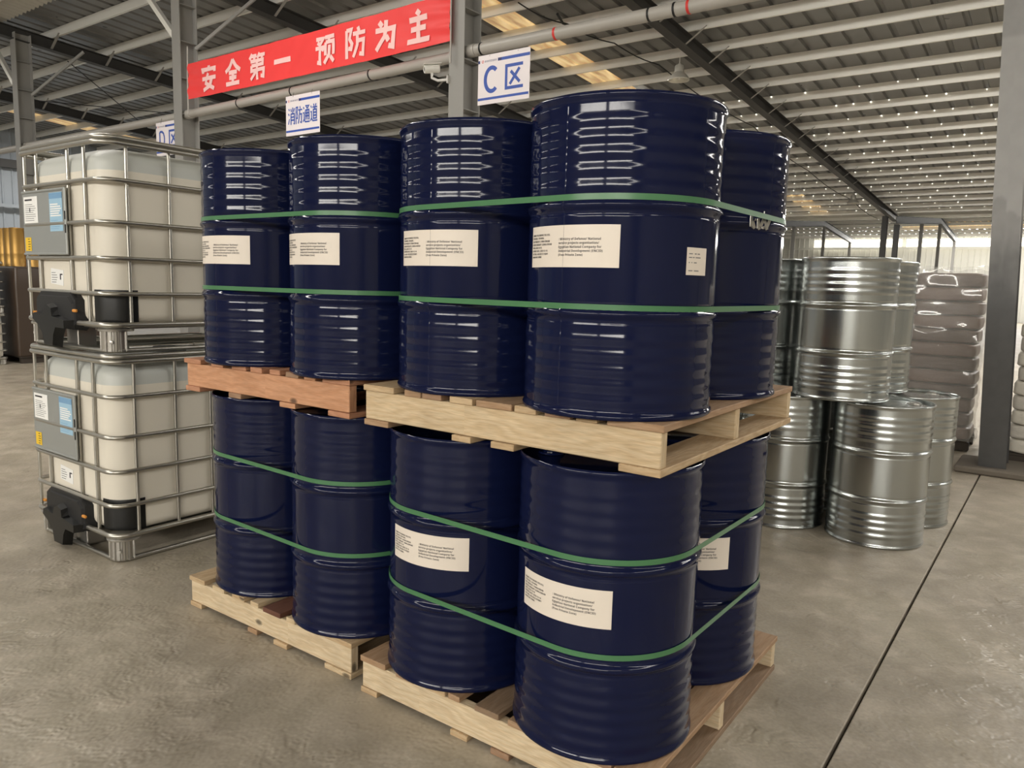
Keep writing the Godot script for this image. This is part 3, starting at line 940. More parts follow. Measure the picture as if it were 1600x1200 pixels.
	bd.box(Vector3(-0.2, 0.168, 0.09), Vector3(0.11, 0.012, 0.24), 0.004, Basis(bb.x, bb.z, bb.y) if Basis(bb.x, bb.z, bb.y).determinant() > 0 else Basis(-bb.x, bb.z, bb.y))
	part("housing", bd.mesh(M.purlin), cc)
	var ln := MB.new()
	ln.lathe(PackedVector2Array([Vector2(0.03, 0.0), Vector2(0.03, 0.01), Vector2(0.0, 0.016)]), 16, Vector3(-0.2, 0.11, 0.09) + bb.y * 0.088, 60.0, bb)
	part("lens", ln.mesh(M.black), cc)
	# high-bay lamps (unlit) along a cable
	var spots := [Vector3(-7.18, 5.93, -15.6), Vector3(-7.12, 4.98, -31.6)]
	for i in 2:
		var lm := thing("high_bay_lamp", spots[i], ["unlit grey bell-shaped lamp hanging just above the front blue drum", "distant unlit bell-shaped lamp hanging above the galvanised drums"][i], "lamp", "high bay lamps")
		var sh := MB.new()
		sh.lathe(PackedVector2Array([Vector2(0.205, 0.012), Vector2(0.222, 0.0), Vector2(0.226, 0.012), Vector2(0.20, 0.06), Vector2(0.15, 0.12), Vector2(0.11, 0.155), Vector2(0.10, 0.17), Vector2(0.0, 0.17)]), 28, Vector3.ZERO, 45.0)
		sh.lathe(PackedVector2Array([Vector2(0.0, 0.155), Vector2(0.095, 0.15), Vector2(0.14, 0.11), Vector2(0.19, 0.05), Vector2(0.205, 0.012)]), 28, Vector3.ZERO, 45.0)
		part("shade", sh.mesh(M.lamp), lm)
		var hs := MB.new()
		hs.lathe(PackedVector2Array([Vector2(0.10, 0.17), Vector2(0.095, 0.29), Vector2(0.08, 0.31), Vector2(0.03, 0.32), Vector2(0.03, 0.34), Vector2(0, 0.34)]), 20, Vector3.ZERO, 40.0)
		part("ballast_housing", hs.mesh(M.lamp), lm)
		var hk := MB.new()
		hk.tube(PackedVector3Array([Vector3(0, 0.33, 0), Vector3(0, roof_y(spots[i].z) - spots[i].y - 0.1, 0)]), 0.008, 6)
		part("hanger", hk.mesh(M.purlin), lm)
		var bu := MB.new()
		bu.lathe(PackedVector2Array([Vector2(0, 0.02), Vector2(0.04, 0.04), Vector2(0.055, 0.08), Vector2(0.04, 0.12), Vector2(0.025, 0.15)]), 14, Vector3.ZERO, 60.0)
		part("bulb", bu.mesh(M.white_plastic), lm)
	var path := PackedVector3Array()
	var pts := [Vector3(-8.63, 6.62, -11.76), Vector3(-8.36, 6.52, -12.85), Vector3(-7.97, 6.44, -14.18), Vector3(-7.68, 6.33, -15.65), Vector3(-7.5, 6.02, -21.2), Vector3(-7.62, 5.64, -27.2), Vector3(-7.47, 5.28, -32.8), Vector3(-7.37, 4.93, -37.5)]
	for i in pts.size() - 1:
		for k in 6:
			var t := k / 6.0
			path.push_back(pts[i].lerp(pts[i + 1], t) + Vector3(0, -0.1 * sin(PI * t) * (0.5 if i < 3 else 1.0), 0))
	path.push_back(pts[-1])
	var cbm := MB.new()
	cbm.tube(path, 0.012, 6)
	cbm.tube(PackedVector3Array([pts[1] + Vector3(0.1, 0.05, 0.35), pts[1], pts[1] + Vector3(0.12, -0.01, -0.4)]), 0.024, 8)
	tag(part("power_cable", cbm.mesh(M.cable), self), "thin black cable slung along the roof past the hanging lamps", "cable")

func sign_board(x: float, y: float, w: float, h: float, glyphs: Array, label: String) -> void:
	var o := thing("hanging_sign", Vector3(x, y, -7.86), label, "sign")
	var b := MB.new()
	b.box(Vector3.ZERO, Vector3(w, h, 0.006), 0.001)
	var pn := part("panel", b.mesh(M.sign), o)
	var fl := func(q: Vector2) -> Vector3: return Vector3(q.x, q.y, 0.0042)
	var bl := MB.new()
	for g in glyphs:
		var gb := MB.new()
		glyph(gb, g[0], g[1], -0.005, g[2], g[3], 0.05 if g[0] == "C" else (0.038 if g[0] in ["qu", "D"] else 0.021), fl, Vector3(0, 0, 1))
		part("character", gb.mesh(M.blue), pn)
	stroke(bl, PackedVector2Array([Vector2(-0.085, 0.222), Vector2(w / 2 - 0.002, 0.222)]), 0.036, fl, Vector3(0, 0, 1))
	part("blue_rule", bl.mesh(M.blue), pn)
	bl = MB.new()
	stroke(bl, PackedVector2Array([Vector2(-w / 2 + 0.004, -0.232), Vector2(w / 2 - 0.01, -0.232)]), 0.03, fl, Vector3(0, 0, 1))
	part("blue_rule", bl.mesh(M.blue), pn)
	var f2 := func(q: Vector2) -> Vector3: return Vector3(q.x, q.y, 0.0046)
	var db := MB.new()
	stroke(db, PackedVector2Array([Vector2(-0.088, 0.222), Vector2(-0.03, 0.222)]), 0.036, f2, Vector3(0, 0, 1))
	stroke(db, PackedVector2Array([Vector2(-w / 2 + 0.002, 0.222), Vector2(-w / 2 + 0.03, 0.222)]), 0.036, f2, Vector3(0, 0, 1))
	for k in 8:   # tiny unreadable heading
		stroke(db, PackedVector2Array([Vector2(-0.292 + 0.024 * k, 0.228), Vector2(-0.276 + 0.024 * k, 0.228)]), 0.005, f2, Vector3(0, 0, 1))
		stroke(db, PackedVector2Array([Vector2(-0.284 + 0.024 * k, 0.234), Vector2(-0.284 + 0.024 * k, 0.211)]), 0.004, f2, Vector3(0, 0, 1))
		stroke(db, PackedVector2Array([Vector2(-0.292 + 0.024 * k, 0.215), Vector2(-0.276 + 0.024 * k, 0.215)]), 0.004, f2, Vector3(0, 0, 1))
	part("heading", db.mesh(M.dark_blue), pn).set_meta("kind", "stuff")
	var em := MB.new()
	var ring := PackedVector2Array()
	for k in 13: ring.push_back(Vector2(-0.325 + 0.014 * cos(TAU * k / 12.0), 0.222 + 0.014 * sin(TAU * k / 12.0)))
	stroke(em, ring, 0.007, f2, Vector3(0, 0, 1))
	part("emblem", em.mesh(M.emblem), pn, Vector3.ZERO, "small red ring emblem")
	for s in [-0.22, 0.22]:
		var wr := MB.new()
		wr.tube(PackedVector3Array([Vector3(s, h / 2 - 0.02, 0.006), Vector3(s, 4.40 - y, -0.01)]), 0.003, 5)
		part("hanging_wire", wr.mesh(M.cable), o)

# ---------------------------------------------------------------- drums
func drum_profile(beads_top: Array, beads_low: Array, bead: float) -> PackedVector2Array:
	var R := 0.2845
	var p := PackedVector2Array([Vector2(0.0, 0.012), Vector2(0.270, 0.012), Vector2(0.278, 0.003), Vector2(0.286, 0.0), Vector2(0.2905, 0.004), Vector2(0.2905, 0.012), Vector2(0.287, 0.017), Vector2(R, 0.024)])
	var y := 0.030
	while y < 0.8505:
		var r := R
		for c in beads_low + beads_top:
			var t: float = absf(y - c)
			if t < 0.0215: r += bead * (1.5 if c < 0.4 else 1.0) * (0.5 + 0.5 * cos(PI * t / 0.0215))
		for c in [0.293, 0.587]:
			var t: float = absf(y - c)
			if t < 0.017: r += 0.0085 * pow(cos(PI * t / 0.034), 1.5)
			elif t < 0.03: r -= 0.0012 * sin(PI * (t - 0.017) / 0.013)
		p.push_back(Vector2(r, y))
		y += 0.00285
	p.append_array(PackedVector2Array([Vector2(R, 0.854), Vector2(0.287, 0.863), Vector2(0.2905, 0.868), Vector2(0.2905, 0.876), Vector2(0.2865, 0.88), Vector2(0.281, 0.877), Vector2(0.277, 0.862), Vector2(0.27, 0.859), Vector2(0.0, 0.861)]))
	return p

var PROF := PackedVector2Array()
const LEFT_LINES := ["NAME: POLYMERIC POLYOL", "ITEM NO.: POP45%", "NET WEIGHT: 210KG/DRUM", "GROSS WEIGHT: 228KG/DRUM", "MFG: 2022-12-15", "EXPIRE DATE: 2023-12-14", "LOT NO.: WL20221215001", "MADE IN CHINA"]
const RIGHT_LINES := [": Ministry of Defense/ National", "service projects organization/", "Egyptian National Company for", "Industrial Development (ENCID)", "(Free Private Zone)"]

func make_drum_meshes() -> Dictionary:
	var d := {}
	var bt := [0.882 - 0.075, 0.882 - 0.118, 0.882 - 0.161, 0.882 - 0.204, 0.882 - 0.247]
	var bl := [0.052, 0.095, 0.138, 0.181, 0.224]
	PROF = drum_profile(bt, bl, 0.0013)
	var b := MB.new()
	b.lathe(PROF, 80, Vector3.ZERO, 50.0)
	d.shell = b.mesh(M.navy)
	# welded side seam: a slightly raised strip following the profile
	var s := MB.new()
	for i in range(8, PROF.size() - 10):
		for k in 2:
			var a0 := -0.009 + 0.009 * k
			var a1 := a0 + 0.009
			var h0 := 0.0007 if k == 1 else 0.0001
			var h1 := 0.0001 if k == 1 else 0.0007
			var q := []
			for e in [[i, a0, h0], [i, a1, h1], [i + 1, a1, h1], [i + 1, a0, h0]]:
				var r: float = PROF[e[0]].x + e[2]
				q.append(Vector3(r * sin(e[1]), PROF[e[0]].y, r * cos(e[1])))
			s.quad(q[0], q[1], q[2], q[3], Vector3(sin(a0), 0, cos(a0)))
	d.seam = s.mesh(M.navy)
	d.bungs = []
	for q in [[0.19, 0.032], [-0.19, 0.022]]:
		var bg := MB.new()
		bg.lathe(PackedVector2Array([Vector2(q[1] + 0.012, 0.861), Vector2(q[1] + 0.01, 0.867), Vector2(q[1], 0.867), Vector2(q[1], 0.872), Vector2(q[1] - 0.006, 0.875), Vector2(0, 0.874)]), 18, Vector3(q[0], 0, 0.02), 40.0)
		d.bungs.append(bg.mesh(M.navy))
	# label: curved paper with printed lines, centred on +z
	d.label = curved_patch(0.2852, 0.322, 0.42, 0.535, M.paper)
	var tx := MB.new()
	var wrap := func(x: float, y: float) -> Vector3:
		var a := x / 0.2852
		return Vector3(0.2856 * sin(a), y, 0.2856 * cos(a))
	for k in 8:
		var t := text_tris(LEFT_LINES[k], 0.0053)
		lay_text(tx, t, -0.153, 0.510 - 0.0088 * k, wrap, 0.0)
	for k in 5:
		var t := text_tris(RIGHT_LINES[k], 0.0064)
		lay_text(tx, t, -0.022, 0.497 - 0.0108 * k, wrap, 0.0)
	d.print = tx.mesh(M.ink)
	d.small_label = curved_patch(0.2852, 0.084, 0.0, 0.075, M.paper)
	var ts := MB.new()
	for row in [[0.058, [0.0, 0.014, 0.022, 0.03, 0.034, 0.044]], [0.048, [0.0, 0.012, 0.015, 0.022, 0.026, 0.048]], [0.034, [0.0, 0.004, 0.01, 0.014, 0.02, 0.032]], [0.012, [0.0, 0.016, 0.022, 0.042]]]:
		for q in range(0, row[1].size(), 2):   # print too small to read in the photograph
			stroke(ts, PackedVector2Array([Vector2(-0.034 + row[1][q], row[0]), Vector2(-0.034 + row[1][q + 1], row[0])]), 0.0028, func(p: Vector2) -> Vector3: return wrap.call(p.x, p.y), Vector3(0, 0, 1))
	d.small_print = ts.mesh(M.pale_ink)
	return d

func lay_text(b: MB, t: PackedVector3Array, x: float, y: float, place: Callable, _z: float) -> void:
	for i in range(0, t.size(), 3):
		var A: Vector3 = place.call(x + t[i].x, y + t[i].y)
		var B: Vector3 = place.call(x + t[i + 1].x, y + t[i + 1].y)
		var C: Vector3 = place.call(x + t[i + 2].x, y + t[i + 2].y)
		b.tri(A, B, C, Vector3(A.x, 0, A.z))

func curved_patch(r: float, w: float, y0: float, y1: float, m: Material) -> ArrayMesh:
	var b := MB.new()
	var n := 24
	for i in n:
		var a0 := (-0.5 + float(i) / n) * w / r
		var a1 := (-0.5 + float(i + 1) / n) * w / r
		var d0 := Vector3(sin(a0), 0, cos(a0)); var d1 := Vector3(sin(a1), 0, cos(a1))
		var A := d0 * r + Vector3(0, y0, 0); var B := d1 * r + Vector3(0, y0, 0)
		var C := d1 * r + Vector3(0, y1, 0); var D := d0 * r + Vector3(0, y1, 0)
		b.stri(A, B, C, d0, d1, d1, Vector2.ZERO, Vector2.ZERO, Vector2.ZERO)
		b.stri(A, C, D, d0, d1, d0, Vector2.ZERO, Vector2.ZERO, Vector2.ZERO)
		b.quad(C, D, D - d0 * 0.0006, C - d1 * 0.0006, Vector3.UP)
		b.quad(A, B, B - d1 * 0.0006, A - d0 * 0.0006, Vector3.DOWN)
	return b.mesh(m)

func blue_drum(D: Dictionary, at: Vector3, label: String, group: String, seam: float, lab := INF, laby := 0.0, small := INF) -> void:
	var o := thing("steel_drum", at, label, "drum", group)
	part("shell", D.shell, o)
	part("seam", D.seam, o).rotation.y = deg_to_rad(seam)
	for q in D.bungs: part("bung", q, o).rotation.y = deg_to_rad(seam + 40.0)
	if lab != INF:
		var l := part("label", D.label, o, Vector3(0, laby, 0), "white paper label with two columns of print")
		l.rotation.y = deg_to_rad(lab)
		part("lettering", D.print, l).set_meta("kind", "stuff")
	if small != INF:
		var l := part("label", D.small_label, o, Vector3(0, 0.405, 0), "small square white sticker")
		l.rotation.y = deg_to_rad(small)
		part("lettering", D.small_print, l).set_meta("kind", "stuff")

func strap(called_label: String, centres: Array, y: float, tilt := Vector2.ZERO) -> Node3D:
	var pts := PackedVector2Array()
	for c in centres:
		for k in 72:
			pts.push_back(Vector2(c.x, c.y) + Vector2(cos(TAU * k / 72.0), sin(TAU * k / 72.0)) * 0.2868)
	var hull := Geometry2D.convex_hull(pts)
	var m := hull.size() - 1
	var mid := Vector2.ZERO
	for i in m: mid += hull[i]
	mid /= m
	var b := MB.new()
	var h := 0.0165
	var th := 0.0012
	var nr := PackedVector2Array()
	for i in m:
		var t := (hull[(i + 1) % m] - hull[(i - 1 + m) % m]).normalized()
		var q := Vector2(t.y, -t.x)
		if q.dot(hull[i] - mid) < 0: q = -q
		nr.push_back(q)
	var P := func(i: int, o: float, s: float) -> Vector3:
		var q := hull[i] + nr[i] * o
		return Vector3(q.x - mid.x, y + s * h * 0.5 + (q - mid).dot(tilt), q.y - mid.y)
	for i in m:
		var j := (i + 1) % m
		var n0 := Vector3(nr[i].x, 0, nr[i].y); var n1 := Vector3(nr[j].x, 0, nr[j].y)
		if hull[i].distance_to(hull[j]) > 0.1:
			n0 = (n0 + n1).normalized(); n1 = n0
		var z := Vector2.ZERO
		b.stri(P.call(i, th, -1), P.call(j, th, -1), P.call(j, th, 1), n0, n1, n1, z, z, z)
		b.stri(P.call(i, th, -1), P.call(j, th, 1), P.call(i, th, 1), n0, n1, n0, z, z, z)
		b.stri(P.call(i, 0, -1), P.call(j, 0, -1), P.call(j, 0, 1), -n0, -n1, -n1, z, z, z)
		b.stri(P.call(i, 0, -1), P.call(j, 0, 1), P.call(i, 0, 1), -n0, -n1, -n0, z, z, z)
		b.quad(P.call(i, 0, 1), P.call(j, 0, 1), P.call(j, th, 1), P.call(i, th, 1), Vector3.UP)
		b.quad(P.call(i, 0, -1), P.call(j, 0, -1), P.call(j, th, -1), P.call(i, th, -1), Vector3.DOWN)
	var o := thing("packing_strap", Vector3(mid.x, 0, mid.y), called_label, "strap", "green packing straps round the drums")
	part("band", b.mesh(M.strap), o)
	return o

# ---------------------------------------------------------------- pallets
func pallet(label: String, x0: float, x1: float, z0: float, z1: float, y: float, woods: Dictionary, tops: Array, lows: Array, turn := 0.0) -> void:
	var cx := (x0 + x1) / 2.0
	var cz := (z0 + z1) / 2.0
	var o := thing("wooden_pallet", Vector3(cx, y, cz), label, "pallet", "two-way stringer pallets", "", turn)
	var W := x1 - x0
	var D := z1 - z0
	var bt := 0.022
	var sh := PH - 2.0 * bt
	for k in 3:
		var z: float = [D / 2 - 0.02, 0.0, -D / 2 + 0.02][k]
		var b := MB.new()
		b.box(Vector3(0, bt + sh / 2, z - (0.006 if k == 0 else 0.0)), Vector3(W - 0.012, sh, 0.038), 0.0025, Basis(Vector3.UP, rng.randf_range(-0.003, 0.003)), Vector2(rng.randf() * 3.0, rng.randf() * 3.0))
		part("stringer", b.mesh(M[woods.side]), o)
	for lv in 2:
		var rows: Array = tops if lv == 0 else lows
		for e in rows:
			var xa: float = e[0] - cx
			var xb: float = e[1] - cx
			var b := MB.new()
			var th := bt - rng.randf_range(0.0, 0.002)
			b.box(Vector3((xa + xb) / 2, PH - th / 2 if lv == 0 else th / 2, rng.randf_range(-0.004, 0.004)), Vector3(xb - xa, th, D), 0.002, Basis(Vector3.UP, rng.randf_range(-0.004, 0.004)), Vector2(rng.randf() * 3.0, rng.randf() * 3.0))
			var wd: String = e[2] if e.size() > 2 else woods.board[rng.randi() % woods.board.size()]
			part("deck_board" if lv == 0 else "bottom_board", b.mesh(M[wd]), o)

func boards(x0: float, x1: float, cuts: Array) -> Array:   # fractions to spans
	var r := []
	for c in cuts:
		var e := [lerpf(x0, x1, c[0]), lerpf(x0, x1, c[1])]
		if c.size() > 2: e.append(c[2])
		r.append(e)
	return r

func drums_and_pallets() -> void:
	var D := make_drum_meshes()
	var y1 := PH
	var y2 := PH + DH + PH
	# lower tier
	var L := {"a": Vector2(-2.914, -2.186), "b": Vector2(-2.329, -2.161), "c": Vector2(-1.731, -2.130), "d": Vector2(-1.1286, -2.1017), "e": Vector2(-1.1192, -2.688), "f": Vector2(-1.722, -2.716), "g": Vector2(-2.914, -2.775), "h": Vector2(-2.322, -2.752)}
	var Uu := {"a": Vector2(-2.888, -2.138), "b": Vector2(-2.298, -2.138), "c": Vector2(-1.709, -2.1476), "d": Vector2(-1.1215, -2.0968), "e": Vector2(-1.1144, -2.683), "f": Vector2(-1.703, -2.735), "g": Vector2(-2.886, -2.728), "h": Vector2(-2.298, -2.73)}
	var low := "lower tier of strapped blue drums"
	var upp := "upper tier of strapped blue drums"
	var p := func(q: Vector2, y: float) -> Vector3: return Vector3(q.x, y, q.y)
	blue_drum(D, p.call(L.a, y1), "unlabelled blue drum on the lower pallet, next to the white totes", low, -130.0)
	blue_drum(D, p.call(L.b, y1), "unlabelled blue drum on the lower pallet, under the orange pallet's front corner", low, 120.0)
	blue_drum(D, p.call(L.c, y1), "blue drum with white label on the floor-level pallet, left of the front corner drum", low, 150.0, 8.0, 0.014)
	blue_drum(D, p.call(L.d, y1), "largest blue drum at the front corner of the floor-level pallet, labelled", low, 170.0, 0.0, -0.002)
	blue_drum(D, p.call(L.e, y1), "blue drum on floor-level pallet whose label is half hidden by the corner drum", low, -60.0, 24.0, 0.006)
	blue_drum(D, p.call(L.f, y1), "blue drum hidden at the inner back corner of the front lower pallet", low, 100.0)
	blue_drum(D, p.call(L.g, y1), "blue drum hidden at the back of the rear lower pallet, tote side", low, 100.0)
	blue_drum(D, p.call(L.h, y1), "blue drum hidden at the back of the rear lower pallet, inner side", low, 80.0)
	blue_drum(D, p.call(Uu.a, y2), "labelled blue drum on the orange pallet beside the upper white tote", upp, -100.0, 4.0)
	blue_drum(D, p.call(Uu.b, y2), "labelled blue drum on the orange pallet, below the four-character sign", upp, -95.0, -3.0)
	blue_drum(D, p.call(Uu.c, y2), "labelled blue drum with a side seam on the raised pale pallet, below the column", upp, 3.0, 4.0)
	blue_drum(D, p.call(Uu.d, y2), "big labelled blue drum at the raised pallet's corner, with a second small sticker", upp, -6.5, -5.5, -0.002, 74.5)
	blue_drum(D, p.call(Uu.e, y2), "unlabelled blue drum on the raised pallet next to the galvanised drums", upp, 160.0)
	blue_drum(D, p.call(Uu.f, y2), "blue drum hidden at the inner back corner of the raised front pallet", upp, 100.0)
	blue_drum(D, p.call(Uu.g, y2), "blue drum hidden at the back of the orange pallet, tote side", upp, 100.0)
	blue_drum(D, p.call(Uu.h, y2), "blue drum hidden at the back of the orange pallet, inner side", upp, 80.0)
	# straps
	strap("upper green strap round the lower drums under the orange pallet", [L.a, L.b, L.g, L.h], y1 + 0.622)
	strap("lower green strap round the lower drums under the orange pallet", [L.a, L.b, L.g, L.h], y1 + 0.338)
	strap("upper green strap round the front drums on the floor-level pallet", [L.c, L.d, L.e, L.f], y1 + 0.618)
	strap("lower green strap round the front drums on the floor-level pallet", [L.c, L.d, L.e, L.f], y1 + 0.333)
	strap("upper green strap round the drums standing on the orange pallet", [Uu.a, Uu.b, Uu.g, Uu.h], y2 + 0.606)
	strap("lower green strap round the drums standing on the orange pallet", [Uu.a, Uu.b, Uu.g, Uu.h], y2 + 0.322)
	var so := strap("upper green strap round the front raised drums, joined with a clear crumpled seal", [Uu.c, Uu.d, Uu.e, Uu.f], y2 + 0.607)
	strap("lower green strap round the front raised drums", [Uu.c, Uu.d, Uu.e, Uu.f], y2 + 0.311)
	# strap seal with crumpled film tails on the rightmost raised drum
	var a := deg_to_rad(62.0)
	var dirn := Vector3(sin(a), 0, cos(a))
	var base: Vector3 = Vector3(Uu.e.x, y2 + 0.600, Uu.e.y) + dirn * 0.2905 - so.position
	var sl := MB.new()
	var side := Vector3.UP.cross(dirn).normalized()
	for k in 9:
		var t := side * (k - 4) * 0.009
		var off := Vector3(0, -0.006 - 0.012 * absf(sin(k * 1.9)), 0) + dirn * 0.004 * sin(k * 2.7)
		sl.box(base + t + off, Vector3(0.012, 0.022 + 0.014 * absf(cos(k * 1.3)), 0.003), 0.001, Basis(side, Vector3.UP, dirn).rotated(dirn, sin(k * 2.1) * 0.5))
	sl.box(base + side * 0.018 + Vector3(0, 0.014, 0), Vector3(0.004, 0.03, 0.003), 0.001, Basis(side, Vector3.UP, dirn))
	part("strap_seal", sl.mesh(M.tin), so, Vector3.ZERO, "crumpled silvery seal")
	# pallets
	var wp := {"side": "pine", "board": ["board", "board2", "pine2"]}
	var wo := {"side": "orange", "board": ["orange2", "board2", "orange"]}
	var fx0 := -2.02
	var fx1 := -0.855
	var front_top := [[-2.02, -1.87], [-1.82, -1.745], [-1.735, -1.65], [-1.61, -1.515], [-1.50, -1.36], [-1.35, -1.27], [-1.24, -1.15], [-1.13, -1.06], [-1.03, -0.855]]
	var front_low := [[-2.02, -1.90], [-1.60, -1.52], [-1.44, -1.35], [-0.985, -0.855]]
	pallet("pale pine pallet raised between the front blue drums, its end openings facing right", fx0, fx1, -3.06, -1.876, PH + DH, wp, front_top, front_low)
	var low_top := [[-2.03, -1.90], [-1.84, -1.75], [-1.70, -1.61], [-1.595, -1.545], [-1.48, -1.38, "grey_board"], [-1.34, -1.25], [-1.20, -1.10], [-1.05, -0.96], [-0.99 + 0.04, -0.84, "board"]]
	var low_low := [[-2.03, -1.945], [-1.58, -1.505], [-1.41, -1.335], [-1.0, -0.84, "grey_board"]]
	pallet("pale pine pallet on the floor at the front carrying four strapped drums", -2.03, -0.84, -3.05, -1.872, 0.0, {"side": "pine3", "board": ["board", "board2", "pine2"]}, low_top, low_low)
	pallet("orange-brown pallet raised between the rear blue drums", -3.215, -2.125, -3.05, -1.905, PH + DH, wo, boards(-3.215, -2.125, [[0.0, 0.12], [0.19, 0.27], [0.33, 0.42], [0.45, 0.52], [0.56, 0.62], [0.66, 0.73], [0.76, 0.82], [0.86, 1.0]]), boards(-3.215, -2.125, [[0.0, 0.1], [0.30, 0.38], [0.62, 0.71], [0.89, 1.0]]))
	pallet("pale pine pallet on the floor under the rear drums, with one dark red board", -3.225, -2.118, -3.06, -1.905, 0.0, {"side": "pine3", "board": ["board", "pine2", "pine"]}, boards(-3.225, -2.118, [[0.0, 0.11], [0.17, 0.25], [0.30, 0.38], [0.42, 0.47, "pine"], [0.505, 0.61, "red_board"], [0.65, 0.70, "pine"], [0.74, 0.83], [0.86, 1.0, "pine2"]]), boards(-3.225, -2.118, [[0.0, 0.08], [0.40, 0.46], [0.57, 0.65], [0.86, 1.0]]))

# ---------------------------------------------------------------- totes
func rrect(w: float, d: float, r: float, y: float, n := 6) -> PackedVector3Array:
	var p := PackedVector3Array()
	for c in [[1, 1, 0.0], [-1, 1, PI / 2], [-1, -1, PI], [1, -1, 1.5 * PI]]:
		for k in n + 1:
			var a: float = c[2] + PI / 2 * k / n
			p.push_back(Vector3(c[0] * (w / 2 - r) + r * cos(a), y, c[1] * (d / 2 - r) + r * sin(a)))
	return p

func lines_print(b: MB, x: float, y: float, w: float, n: int, step: float, th: float, z: float) -> void:
	var fl := func(q: Vector2) -> Vector3: return Vector3(q.x, q.y, z)
	for k in n:
		stroke(b, PackedVector2Array([Vector2(x, y - step * k), Vector2(x + w * (0.7 + 0.3 * absf(sin(k * 2.3))), y - step * k)]), th, fl, Vector3(0, 0, 1))

